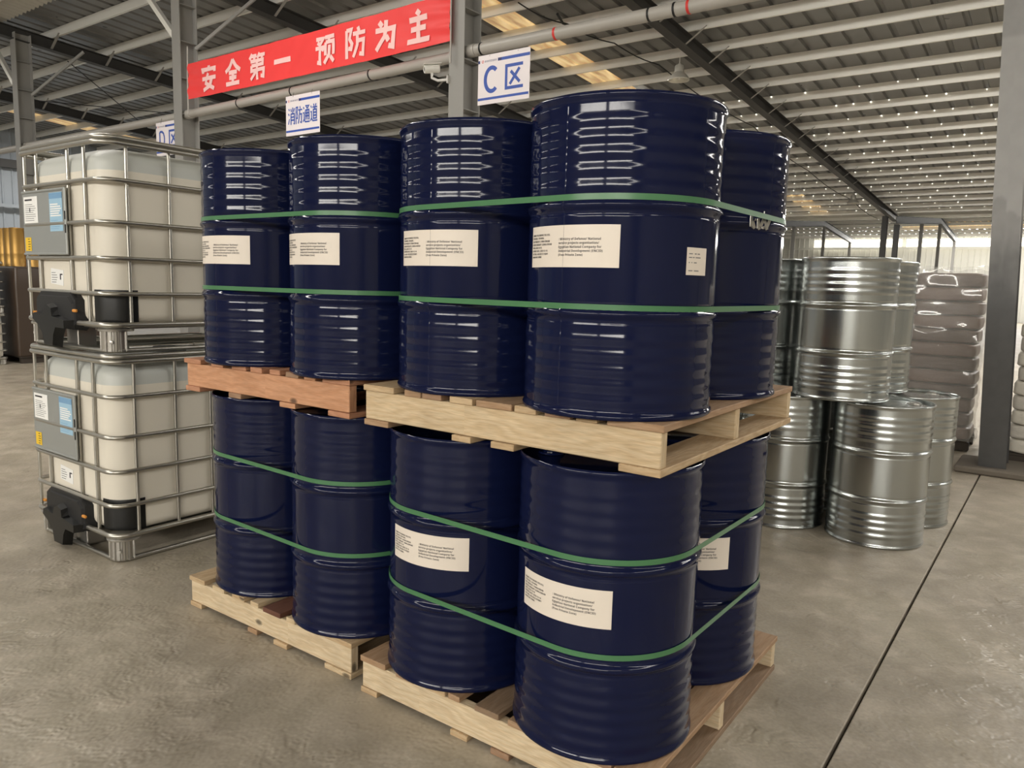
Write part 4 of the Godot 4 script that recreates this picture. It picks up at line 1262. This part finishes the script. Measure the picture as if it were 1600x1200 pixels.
func tote(at: Vector3, H: float, label: String, group: String, W := 0.95, Dp := 1.2, detail := true) -> Node3D:
	var o := thing("caged_tote", at, label, "tote", group)
	var f := H / 1.125
	var fz := Dp / 2.0
	# bottle: stacked rounded-rectangle rings, upper part empty above the liquid line
	var bw := W - 0.055
	var bd := Dp - 0.055
	var y0 := 0.155 * f
	var yl := 0.955 * f
	var yt := 1.075 * f
	var prof := []
	for k in 6: prof.append([y0 + 0.05 * (1.0 - cos(PI / 2 * k / 5.0)), 0.05 * (1.0 - sin(PI / 2 * k / 5.0))])
	for k in range(1, 13): prof.append([lerpf(y0 + 0.05, yl, k / 12.0), 0.0])
	var rows := []
	for e in prof: rows.append(rrect(bw - 2 * e[1], bd - 2 * e[1], 0.13, e[0], 8))
	var top := [[yl, 0.0], [lerpf(yl, yt, 0.3), 0.004]]
	for k in range(1, 8): top.append([lerpf(yl, yt, 0.3) + (yt - lerpf(yl, yt, 0.3)) * sin(PI / 2 * k / 7.0), 0.004 + 0.11 * (1.0 - cos(PI / 2 * k / 7.0))])
	top.append([yt + 0.006, 0.25]); top.append([yt + 0.008, 0.44])
	var rows2 := []
	for e in top: rows2.append(rrect(maxf(bw - 2 * e[1], 0.02), maxf(bd - 2 * e[1], 0.02), maxf(0.13 - e[1] * 0.3, 0.009), e[0], 8))
	var mid := Vector3(0, 0.6 * f, 0)
	var hint := func(p: Vector3) -> Vector3: return p - mid
	var b1 := MB.new(); b1.grid(rows, true, hint)
	for k in rows[0].size(): b1.tri(Vector3(0, y0, 0), rows[0][k], rows[0][(k + 1) % rows[0].size()], Vector3.DOWN)
	var b2 := MB.new(); b2.grid(rows2, true, hint)
	var am := b1.mesh(M.hdpe)
	b2.mesh(M.hdpe_empty, am)
	part("bottle", am, o, Vector3.ZERO, "milky white plastic bottle, paler grey above the liquid line")
	var cap := MB.new()
	cap.lathe(PackedVector2Array([Vector2(0.095, yt), Vector2(0.095, yt + 0.03), Vector2(0.09, yt + 0.036), Vector2(0, yt + 0.036)]), 24, Vector3.ZERO, 40.0)
	part("filler_cap", cap.mesh(M.rubber), o)
	# base: corner feet, skids, deck pan
	var ft := MB.new()
	for sx in [-1, 1]:
		for sz in [-1, 1]:
			var poly := PackedVector2Array()
			var r := 0.072
			for k in 33:   # corrugated outer corner
				var a := -0.35 + (PI / 2 + 0.7) * k / 32.0
				var rr := r + 0.004 * signf(sin(k * 1.2))
				poly.push_back(Vector2(rr * cos(a), rr * sin(a)))
			poly.push_back(Vector2(-0.03, 0.05)); poly.push_back(Vector2(-0.03, -0.03)); poly.push_back(Vector2(0.05, -0.03))
			var q := PackedVector2Array()
			for e in poly: q.push_back(Vector2(e.x * sx, e.y * sz))
			ft = MB.new()
			ft.prism(q, 0.112 * f, Vector3(sx * (W / 2 - 0.085), 0.012, sz * (fz - 0.085)), Basis(Vector3(1, 0, 0), Vector3(0, 0, 1), Vector3(0, 1, 0)))
			ft.lathe(PackedVector2Array([Vector2(0.011, 0), Vector2(0.009, 0.006), Vector2(0, 0.007)]), 12, Vector3(sx * (W / 2 - 0.085 + 0.053), 0.06, sz * (fz - 0.085 + 0.053)), 60.0, Basis(Vector3(0, 1, 0).cross(Vector3(sx, 0, sz).normalized()), Vector3(sx, 0, sz).normalized(), Vector3(0, 1, 0)))
			part("corner_foot", ft.mesh(M.tin), o)
	var sk := MB.new()
	sk.tube(rrect(W - 0.05, Dp - 0.05, 0.07, 0.014), 0.013, 8, true)
	part("skid_rail", sk.mesh(M.tube), o)
	for x in [-0.05, 0.05]:
		sk = MB.new()
		sk.tube(PackedVector3Array([Vector3(x, 0.014, fz - 0.03), Vector3(x, 0.014, -fz + 0.03)]), 0.011, 8)
		part("skid_rail", sk.mesh(M.tube), o)
	var pn := MB.new()
	pn.box(Vector3(0, 0.135 * f, 0), Vector3(W - 0.06, 0.012, Dp - 0.06), 0.003)
	part("base_pan", pn.mesh(M.tin), o)
	for sz in [1, -1]:
		pn = MB.new()
		pn.box(Vector3(0, 0.07 * f, sz * (fz - 0.09)), Vector3(0.13, 0.11, 0.1), 0.004)
		part("centre_foot", pn.mesh(M.tin), o)
	for sx in [-1, 1]:
		for sz in [-1, 1]:
			var lip := MB.new()   # dished steel corner under the cage
			lip.lathe(PackedVector2Array([Vector2(0.086, 0.118 * f), Vector2(0.088, 0.126 * f), Vector2(0.07, 0.15 * f), Vector2(0.03, 0.158 * f), Vector2(0, 0.158 * f)]), 24, Vector3(sx * (W / 2 - 0.085), 0, sz * (fz - 0.085)), 50.0)
			part("corner_dish", lip.mesh(M.tin), o)
	# cage
	var lv := [0.152, 0.315, 0.50, 0.685, 0.90]
	for k in lv.size():
		var t := MB.new()
		t.tube(rrect(W, Dp, 0.085, lv[k] * f), 0.0115 if k > 0 else 0.014, 10, true)
		part("cage_hoop", t.mesh(M.tube), o)
	var tr := MB.new()
	tr.tube(rrect(W, Dp, 0.085, 1.112 * f), 0.014, 10, true)
	part("top_rail", tr.mesh(M.tube), o)
	tr = MB.new()
	tr.tube(rrect(W + 0.012, Dp + 0.012, 0.09, 1.086 * f), 0.013, 10, true)
	part("top_rail", tr.mesh(M.tube), o)
	var vb := MB.new()
	vb.tube(PackedVector3Array([Vector3(0, 0.15 * f, 0), Vector3(0, 0.32 * f, 0.0), Vector3(0, 0.6 * f, 0.002), Vector3(0, 1.09 * f, 0)]), 0.0095, 8)
	var vm := vb.mesh(M.tube)
	var ins := 0.017
	for xx in [-0.435, -0.285, 0.085, 0.265]: part("upright", vm, o, Vector3(xx * W / 0.95, 0, fz - ins))
	for xx in [-0.3, -0.1, 0.1, 0.3]: part("upright", vm, o, Vector3(xx, 0, -fz + ins))
	for s in [-1.0, 1.0]:
		for zz in [0.465, 0.235, 0.02, -0.2, -0.44]: part("upright", vm, o, Vector3(s * (W / 2 - ins), 0, zz))
	if not detail: return o
	# black corner protector on the bottle
	var cp := MB.new()
	var ring := rrect(bw + 0.008, bd + 0.008, 0.134, 0.0, 10)
	var seg := PackedVector3Array()
	seg.push_back(Vector3(bw / 2 + 0.004, 0, bd / 2 - 0.15))
	for k in 11: seg.push_back(ring[k])
	seg.push_back(Vector3(bw / 2 - 0.145, 0, bd / 2 + 0.004))
	var cr := []
	for yy in [0.165, 0.18, 0.25, 0.32, 0.335]:
		var r := PackedVector3Array()
		for q in seg: r.push_back(q * (0.995 if yy in [0.165, 0.335] else 1.0) + Vector3(0, yy * f, 0))
		cr.append(r)
	cp.grid(cr, false, hint)
	part("corner_protector", cp.mesh(M.black), o, Vector3.ZERO, "black plastic corner protector")
	# valve cover: octagonal plate with a star handle and a tapering spout
	var vz := fz - 0.06
	var vx := -0.055
	var vy := 0.205 * f
	var vc := MB.new()
	vc.prism(PackedVector2Array([Vector2(-0.19, 0.115), Vector2(0.19, 0.115), Vector2(0.25, 0.07), Vector2(0.25, -0.06), Vector2(0.18, -0.1), Vector2(-0.18, -0.1), Vector2(-0.25, -0.06), Vector2(-0.25, 0.07)]), 0.075, Vector3(vx, vy, vz), Basis.IDENTITY, 0.02)
	vc.prism(PackedVector2Array([Vector2(-0.17, 0.085), Vector2(0.17, 0.085), Vector2(0.215, 0.05), Vector2(0.215, -0.04), Vector2(0.14, -0.075), Vector2(-0.14, -0.075), Vector2(-0.215, -0.04), Vector2(-0.215, 0.05)]), 0.012, Vector3(vx, vy, vz + 0.074), Basis.IDENTITY, 0.008)
	var cover := part("valve_cover", vc.mesh(M.rubber), o, Vector3.ZERO, "black valve guard")
	var hd := MB.new()
	hd.prism(PackedVector2Array([Vector2(0.0, 0.05), Vector2(0.05, 0.03), Vector2(0.06, -0.015), Vector2(0.2, -0.04), Vector2(0.2, -0.085), Vector2(0.1, -0.085), Vector2(0.07, -0.13), Vector2(0.05, -0.195), Vector2(-0.06, -0.195), Vector2(-0.08, -0.13), Vector2(-0.14, -0.075), Vector2(-0.2, -0.045), Vector2(-0.19, -0.01), Vector2(-0.07, -0.015), Vector2(-0.05, 0.03)]), 0.05, Vector3(vx, vy, vz + 0.07), Basis.IDENTITY, 0.014)
	part("valve_handle", hd.mesh(M.black), cover)
	var tb := MB.new()
	tb.box(Vector3(vx + 0.235, vy + 0.012, vz + 0.082), Vector3(0.04, 0.016, 0.014), 0.004)
	part("orange_tag", tb.mesh(M.orange_tab), o, Vector3.ZERO, "orange plastic tag")
	tb = MB.new()
	tb.box(Vector3(-0.425, 0.185 * f, fz - 0.03), Vector3(0.04, 0.014, 0.02), 0.004)
	part("orange_tag", tb.mesh(M.orange_tab), o, Vector3.ZERO, "orange plastic tag")
	# data plate between the second hoop and the fourth
	var px0 := -0.425
	var px1 := 0.10
	var py0 := 0.515 * f
	var py1 := 0.875 * f
	var pz := fz + 0.004
	var pb := MB.new()
	pb.box(Vector3((px0 + px1) / 2, (py0 + py1) / 2, pz), Vector3(px1 - px0, py1 - py0, 0.004), 0.001)
	pb.box(Vector3((px0 + px1) / 2, py1 - 0.008, pz + 0.004), Vector3(px1 - px0, 0.012, 0.01), 0.003)
	pb.box(Vector3((px0 + px1) / 2, py0 + 0.006, pz + 0.004), Vector3(px1 - px0, 0.012, 0.01), 0.003)
	pb.box(Vector3(px1 - 0.002, (py0 + py1) / 2, pz + 0.006), Vector3(0.022, py1 - py0, 0.014), 0.005)
	var plate := part("data_plate", pb.mesh(M.plate), o, Vector3.ZERO, "flat grey metal data plate")
	for e in [0.03, -0.04]:
		var sl := MB.new()
		sl.box(Vector3(px1 + 0.004, lerpf(py0, py1, 0.5) + e, pz + 0.012), Vector3(0.006, 0.045, 0.006), 0.001)
		part("slot", sl.mesh(M.black), plate)
	var zz := pz + 0.0032
	var lw := MB.new()
	lw.box(Vector3(px0 + 0.105, py1 - 0.105, zz), Vector3(0.17, 0.145, 0.001))
	part("white_label", lw.mesh(M.white_paper), plate)
	var pr := MB.new()
	lines_print(pr, px0 + 0.035, py1 - 0.05, 0.13, 1, 0.01, 0.009, zz + 0.0012)
	lines_print(pr, px0 + 0.035, py1 - 0.075, 0.135, 9, 0.011, 0.0022, zz + 0.0012)
	pr.box(Vector3(px0 + 0.095, py1 - 0.105, zz + 0.001), Vector3(0.008, 0.022, 0.0008))
	part("label_print", pr.mesh(M.ink), plate).set_meta("kind", "stuff")
	var bl := MB.new()
	bl.box(Vector3(px1 - 0.115, py1 - 0.125, zz), Vector3(0.15, 0.205, 0.001))
	part("blue_label", bl.mesh(M.blue_label), plate)
	var bk := MB.new()
	bk.box(Vector3(px1 - 0.115, py1 - 0.04, zz + 0.0006), Vector3(0.15, 0.03, 0.001))
	lines_print(bk, px1 - 0.18, py1 - 0.17, 0.12, 5, 0.011, 0.002, zz + 0.0013)
	part("label_print", bk.mesh(M.blue_label_dark), plate).set_meta("kind", "stuff")
	var bw2 := MB.new()
	lines_print(bw2, px1 - 0.18, py1 - 0.085, 0.13, 6, 0.012, 0.007, zz + 0.0013)
	part("label_print", bw2.mesh(M.white_paper), plate).set_meta("kind", "stuff")
	var yl2 := MB.new()
	yl2.box(Vector3(px0 + 0.055, py0 + 0.06, zz), Vector3(0.075, 0.075, 0.001))
	part("yellow_label", yl2.mesh(M.yellow), plate)
	var yp := MB.new()
	lines_print(yp, px0 + 0.052, py0 + 0.088, 0.032, 5, 0.014, 0.004, zz + 0.0012)
	part("label_print", yp.mesh(M.ink), plate).set_meta("kind", "stuff")
	# small sticker on the bottle above the valve
	var st := MB.new()
	st.box(Vector3(-0.115, 0.395 * f, bd / 2 + 0.001), Vector3(0.15, 0.085, 0.001), 0.0, Basis(Vector3(0, 0, 1), -0.08))
	var sticker := part("sticker", st.mesh(M.white_paper), o)
	var sp := MB.new()
	lines_print(sp, -0.18, 0.418 * f, 0.07, 5, 0.013, 0.003, bd / 2 + 0.002)
	sp.box(Vector3(-0.075, 0.395 * f, bd / 2 + 0.002), Vector3(0.012, 0.03, 0.0005))
	sp.box(Vector3(-0.065, 0.409 * f, bd / 2 + 0.002), Vector3(0.03, 0.007, 0.0005))
	part("sticker_print", sp.mesh(M.ink), sticker).set_meta("kind", "stuff")
	return o

func totes() -> void:
	var X := -4.435
	var Z := -2.53
	tote(Vector3(X, 0, Z), 1.125, "white caged tote standing on the floor beside the blue drums", "caged totes")
	tote(Vector3(X, 1.127, Z), 1.105, "white caged tote stacked on top of the other, its rail near the hanging sign", "caged totes")

func far_left() -> void:
	tote(Vector3(-14.72, 0, -4.72), 0.85, "distant grey caged tote at the left edge, on the floor", "distant totes", 1.0, 1.15, false)
	tote(Vector3(-14.72, 0.852, -4.72), 0.85, "distant grey caged tote at the left edge, on top of its stack", "distant totes", 1.0, 1.15, false)
	# stack of wrapped dark cartons with gold tins on top
	var o := thing("wrapped_load", Vector3(-14.85, 0, -6.2), "distant dark brown shrink-wrapped load under the gold tins", "load")
	var b := MB.new()
	var rows := []
	for e in [[0.12, 0.02], [0.14, 0.0], [0.5, -0.008], [0.9, 0.0], [1.3, -0.01], [1.6, 0.0], [1.62, 0.03]]:
		rows.append(rrect(1.28 - 2 * e[1], 1.5 - 2 * e[1], 0.05, e[0], 4))
	b.grid(rows, true, func(p): return p - Vector3(0, 0.8, 0))
	var top: PackedVector3Array = rows[-1]
	for k in top.size(): b.tri(Vector3(0, 1.62, 0), top[k], top[(k + 1) % top.size()], Vector3.UP)
	part("wrap", b.mesh(M.brown_wrap), o)
	var pb := MB.new()
	for x in [-0.55, 0.0, 0.55]: pb.box(Vector3(x, 0.05, 0), Vector3(0.1, 0.1, 1.4), 0.004)
	pb.box(Vector3(0, 0.11, 0), Vector3(1.25, 0.02, 1.45), 0.003)
	part("pallet_base", pb.mesh(M.dark_wood), o)
	var tm := MB.new()
	tm.lathe(PackedVector2Array([Vector2(0, 0.0), Vector2(0.112, 0.0), Vector2(0.116, 0.006), Vector2(0.112, 0.014), Vector2(0.112, 0.2), Vector2(0.115, 0.215), Vector2(0.112, 0.23), Vector2(0.112, 0.62), Vector2(0.116, 0.63), Vector2(0.112, 0.64), Vector2(0.0, 0.632)]), 20, Vector3.ZERO, 40.0)
	var tin := tm.mesh(M.gold)
	var n := 0
	for i in 5:
		for j in 6:
			if i < 4 and j < 5: continue
			var t := thing("gold_tin", Vector3(-14.85 - 0.5 + 0.25 * i, 1.626, -6.2 - 0.62 + 0.25 * j), "tall gold tin standing in a block on the dark wrapped load", "tin", "gold tins on the wrapped load")
			part("body", tin, t)
			n += 1

# ---------------------------------------------------------------- galvanised drums
func galvanised() -> void:
	var pr := drum_profile([0.882 - 0.085, 0.882 - 0.127, 0.882 - 0.169, 0.882 - 0.211], [0.075, 0.117, 0.159, 0.201], 0.0024)
	var b := MB.new()
	b.lathe(pr, 80, Vector3.ZERO, 50.0)
	var shell_ := b.mesh(M.galv)
	var bungs := []
	for q in [[0.19, 0.032], [-0.19, 0.022]]:
		var s := MB.new()
		s.lathe(PackedVector2Array([Vector2(q[1] + 0.012, 0.861), Vector2(q[1] + 0.01, 0.867), Vector2(q[1], 0.867), Vector2(q[1], 0.872), Vector2(q[1] - 0.006, 0.875), Vector2(0, 0.874)]), 18, Vector3(q[0], 0, 0.0), 40.0)
		bungs.append(s.mesh(M.tin))
	var spots := [
		[Vector3(-0.896, 0, -5.235), "galvanised drum at the front of the unwrapped steel drum stack, standing on the floor", 0.6],
		[Vector3(-0.832, 0, -5.845), "galvanised drum on the floor behind the front one, nearest the tall column", 1.0],
		[Vector3(-1.500, 0, -5.235), "galvanised drum on the floor half hidden behind the blue drums", 0.2],
		[Vector3(-1.440, 0, -5.845), "galvanised drum hidden in the middle of the steel drum stack", 0.0],
		[Vector3(-1.160, DH + 0.002, -5.215), "galvanised drum standing on top of the others, in full view", 2.2],
		[Vector3(-1.150, DH + 0.002, -5.83), "galvanised drum on the upper level, peeping out behind the full-view one", 1.4],
		[Vector3(-1.775, DH + 0.002, -5.40), "galvanised drum on the upper level in shade next to the blue drums", 0.3],
		[Vector3(-2.095, 0, -5.35), "galvanised drum on the floor hidden behind the blue drum stack", 0.3]]
	for e in spots:
		var o := thing("galvanised_drum", e[0], e[1], "drum", "bare galvanised drums")
		part("shell", shell_, o)
		for q in bungs: part("bung", q, o).rotation.y = e[2]

# ---------------------------------------------------------------- bag stacks
func bag_mesh(w: float, h: float, d: float, seed_: int, m: Material) -> ArrayMesh:
	var f := noise(seed_, 3.2, 3)
	var b := MB.new()
	var rows := []
	var nu := 40
	for i in 13:
		var ph := -PI / 2 + PI * i / 12.0
		var r := PackedVector3Array()
		for k in nu:
			var th := TAU * k / nu
			var cx := signf(cos(th)) * pow(absf(cos(th)), 0.28)
			var cz := signf(sin(th)) * pow(absf(sin(th)), 0.28)
			var ring := pow(maxf(cos(ph), 0.0), 0.16)
			var p := Vector3(cx * ring * w / 2, signf(sin(ph)) * pow(absf(sin(ph)), 0.34) * h / 2, cz * ring * d / 2)
			p *= 1.0 + 0.02 * f.get_noise_3d(p.x * 1.2 + seed_, p.y * 4.0, p.z * 1.2)
			p.y += 0.008 * f.get_noise_2d(p.x * 2.0 + seed_ * 3.0, p.z * 2.0)
			r.push_back(p)
		rows.append(r)
	b.grid(rows, true, func(p): return p)
	return b.mesh(m)

func bag_stack(x0: float, zf: float, cols: int, layers: int, bw: float, bh: float, bd: float, mats: Array, label: String, group: String, called: String, print_on := false) -> void:
	var meshes := []
	for k in 6: meshes.append(bag_mesh(bw * 0.985, bh * 0.995, bd * 0.985, 100 + k * 7, mats[k % mats.size()]))
	# pallet beneath
	var o := thing("stack_pallet", Vector3(x0 - cols * bw / 2.0, 0, zf - bd), "dark low pallet under the %s" % label, "pallet")
	for z in [-bd * 0.85, 0.0, bd * 0.85]:
		var b := MB.new()
		b.box(Vector3(0, 0.055, z), Vector3(cols * bw, 0.085, 0.09), 0.004)
		part("runner", b.mesh(M.dark_wood), o)
	for k in 7:
		var b := MB.new()
		b.box(Vector3(-cols * bw / 2 + (k + 0.5) * cols * bw / 7.0, 0.108, 0), Vector3(cols * bw / 7.0 * 0.85, 0.02, bd * 1.9), 0.003)
		part("deck_board", b.mesh(M.dark_wood), o)
	var place := ["lowest layer", "second layer up", "third layer up", "fourth layer up", "fifth layer up", "sixth layer up", "seventh layer up", "eighth layer up", "ninth layer up", "tenth layer up", "eleventh layer up", "twelfth layer up", "thirteenth layer up"]
	for l in layers:
		for c in cols:
			for dd in 2:
				if dd == 1 and l < layers - 1 and c < cols - 1: continue
				var nm: String = "topmost layer" if l == layers - 1 else place[l]
				var g := thing(called, Vector3(x0 - bw * (c + 0.5) + rng.randf_range(-0.012, 0.012), 0.118 + bh * (l + 0.5), zf - bd * (dd + 0.5) + rng.randf_range(-0.015, 0.015)), "%s, %s, %s, %s" % [label, nm, "front" if dd == 0 else "rear", ["column side", "second across", "third across"][c]], "bag", group, "", rng.randf_range(-0.02, 0.02))
				part("sack", meshes[(l * 3 + c * 2 + dd) % 6], g)
				if print_on and dd == 0 and (l * 2 + c) % 3 == 0:
					var q := MB.new()
					q.box(Vector3(-0.08, 0.0, bd / 2 + 0.001), Vector3(0.2, 0.035, 0.004), 0.001)
					part("printed_mark", q.mesh(M.bag_print), g, Vector3.ZERO, "faded blue print")

func bags() -> void:
	bag_stack(-0.70, -8.72, 2, 12, 0.62, 0.138, 0.5, [M.bag_brown, M.bag_brown2], "brown shrink-wrapped plastic sack", "brown sacks in the wrapped stack", "brown_sack")
	# stretch film over the brown stack
	var b := MB.new()
	var f := noise(77, 2.2, 4)
	var rows := []
	for i in 34:
		var y := 0.12 + 1.72 * i / 33.0
		var ring := rrect(1.30, 1.06, 0.06, y, 5)
		var fine := PackedVector3Array()
		for k in ring.size():
			var a := ring[k]; var c := ring[(k + 1) % ring.size()]
			var nseg := maxi(1, int(a.distance_to(c) / 0.06))
			for s in nseg:
				var p := a.lerp(c, float(s) / nseg)
				var q := Vector3(p.x, 0, p.z).normalized()
				fine.push_back(p + q * (0.036 * f.get_noise_3d(p.x * 0.7, p.y * 4.0, p.z * 0.7) + 0.014) + Vector3(0, 0.04 * f.get_noise_2d(p.x * 2.0, p.z * 2.0) if i > 31 else 0.0, 0))
		rows.append(fine)
	b.grid(rows, true, func(p): return Vector3(p.x, 0, p.z))
	tag(part("stretch_film", b.mesh(M.film), self, Vector3(-1.32, 0, -9.22)), "clear wrinkled stretch film wrapped round the brown sack stack", "film")
	bag_stack(1.62, -8.34, 3, 11, 0.66, 0.134, 0.5, [M.bag_white, M.bag_white2], "off-white sack right of the tall column", "white sacks right of the column", "white_sack", true)
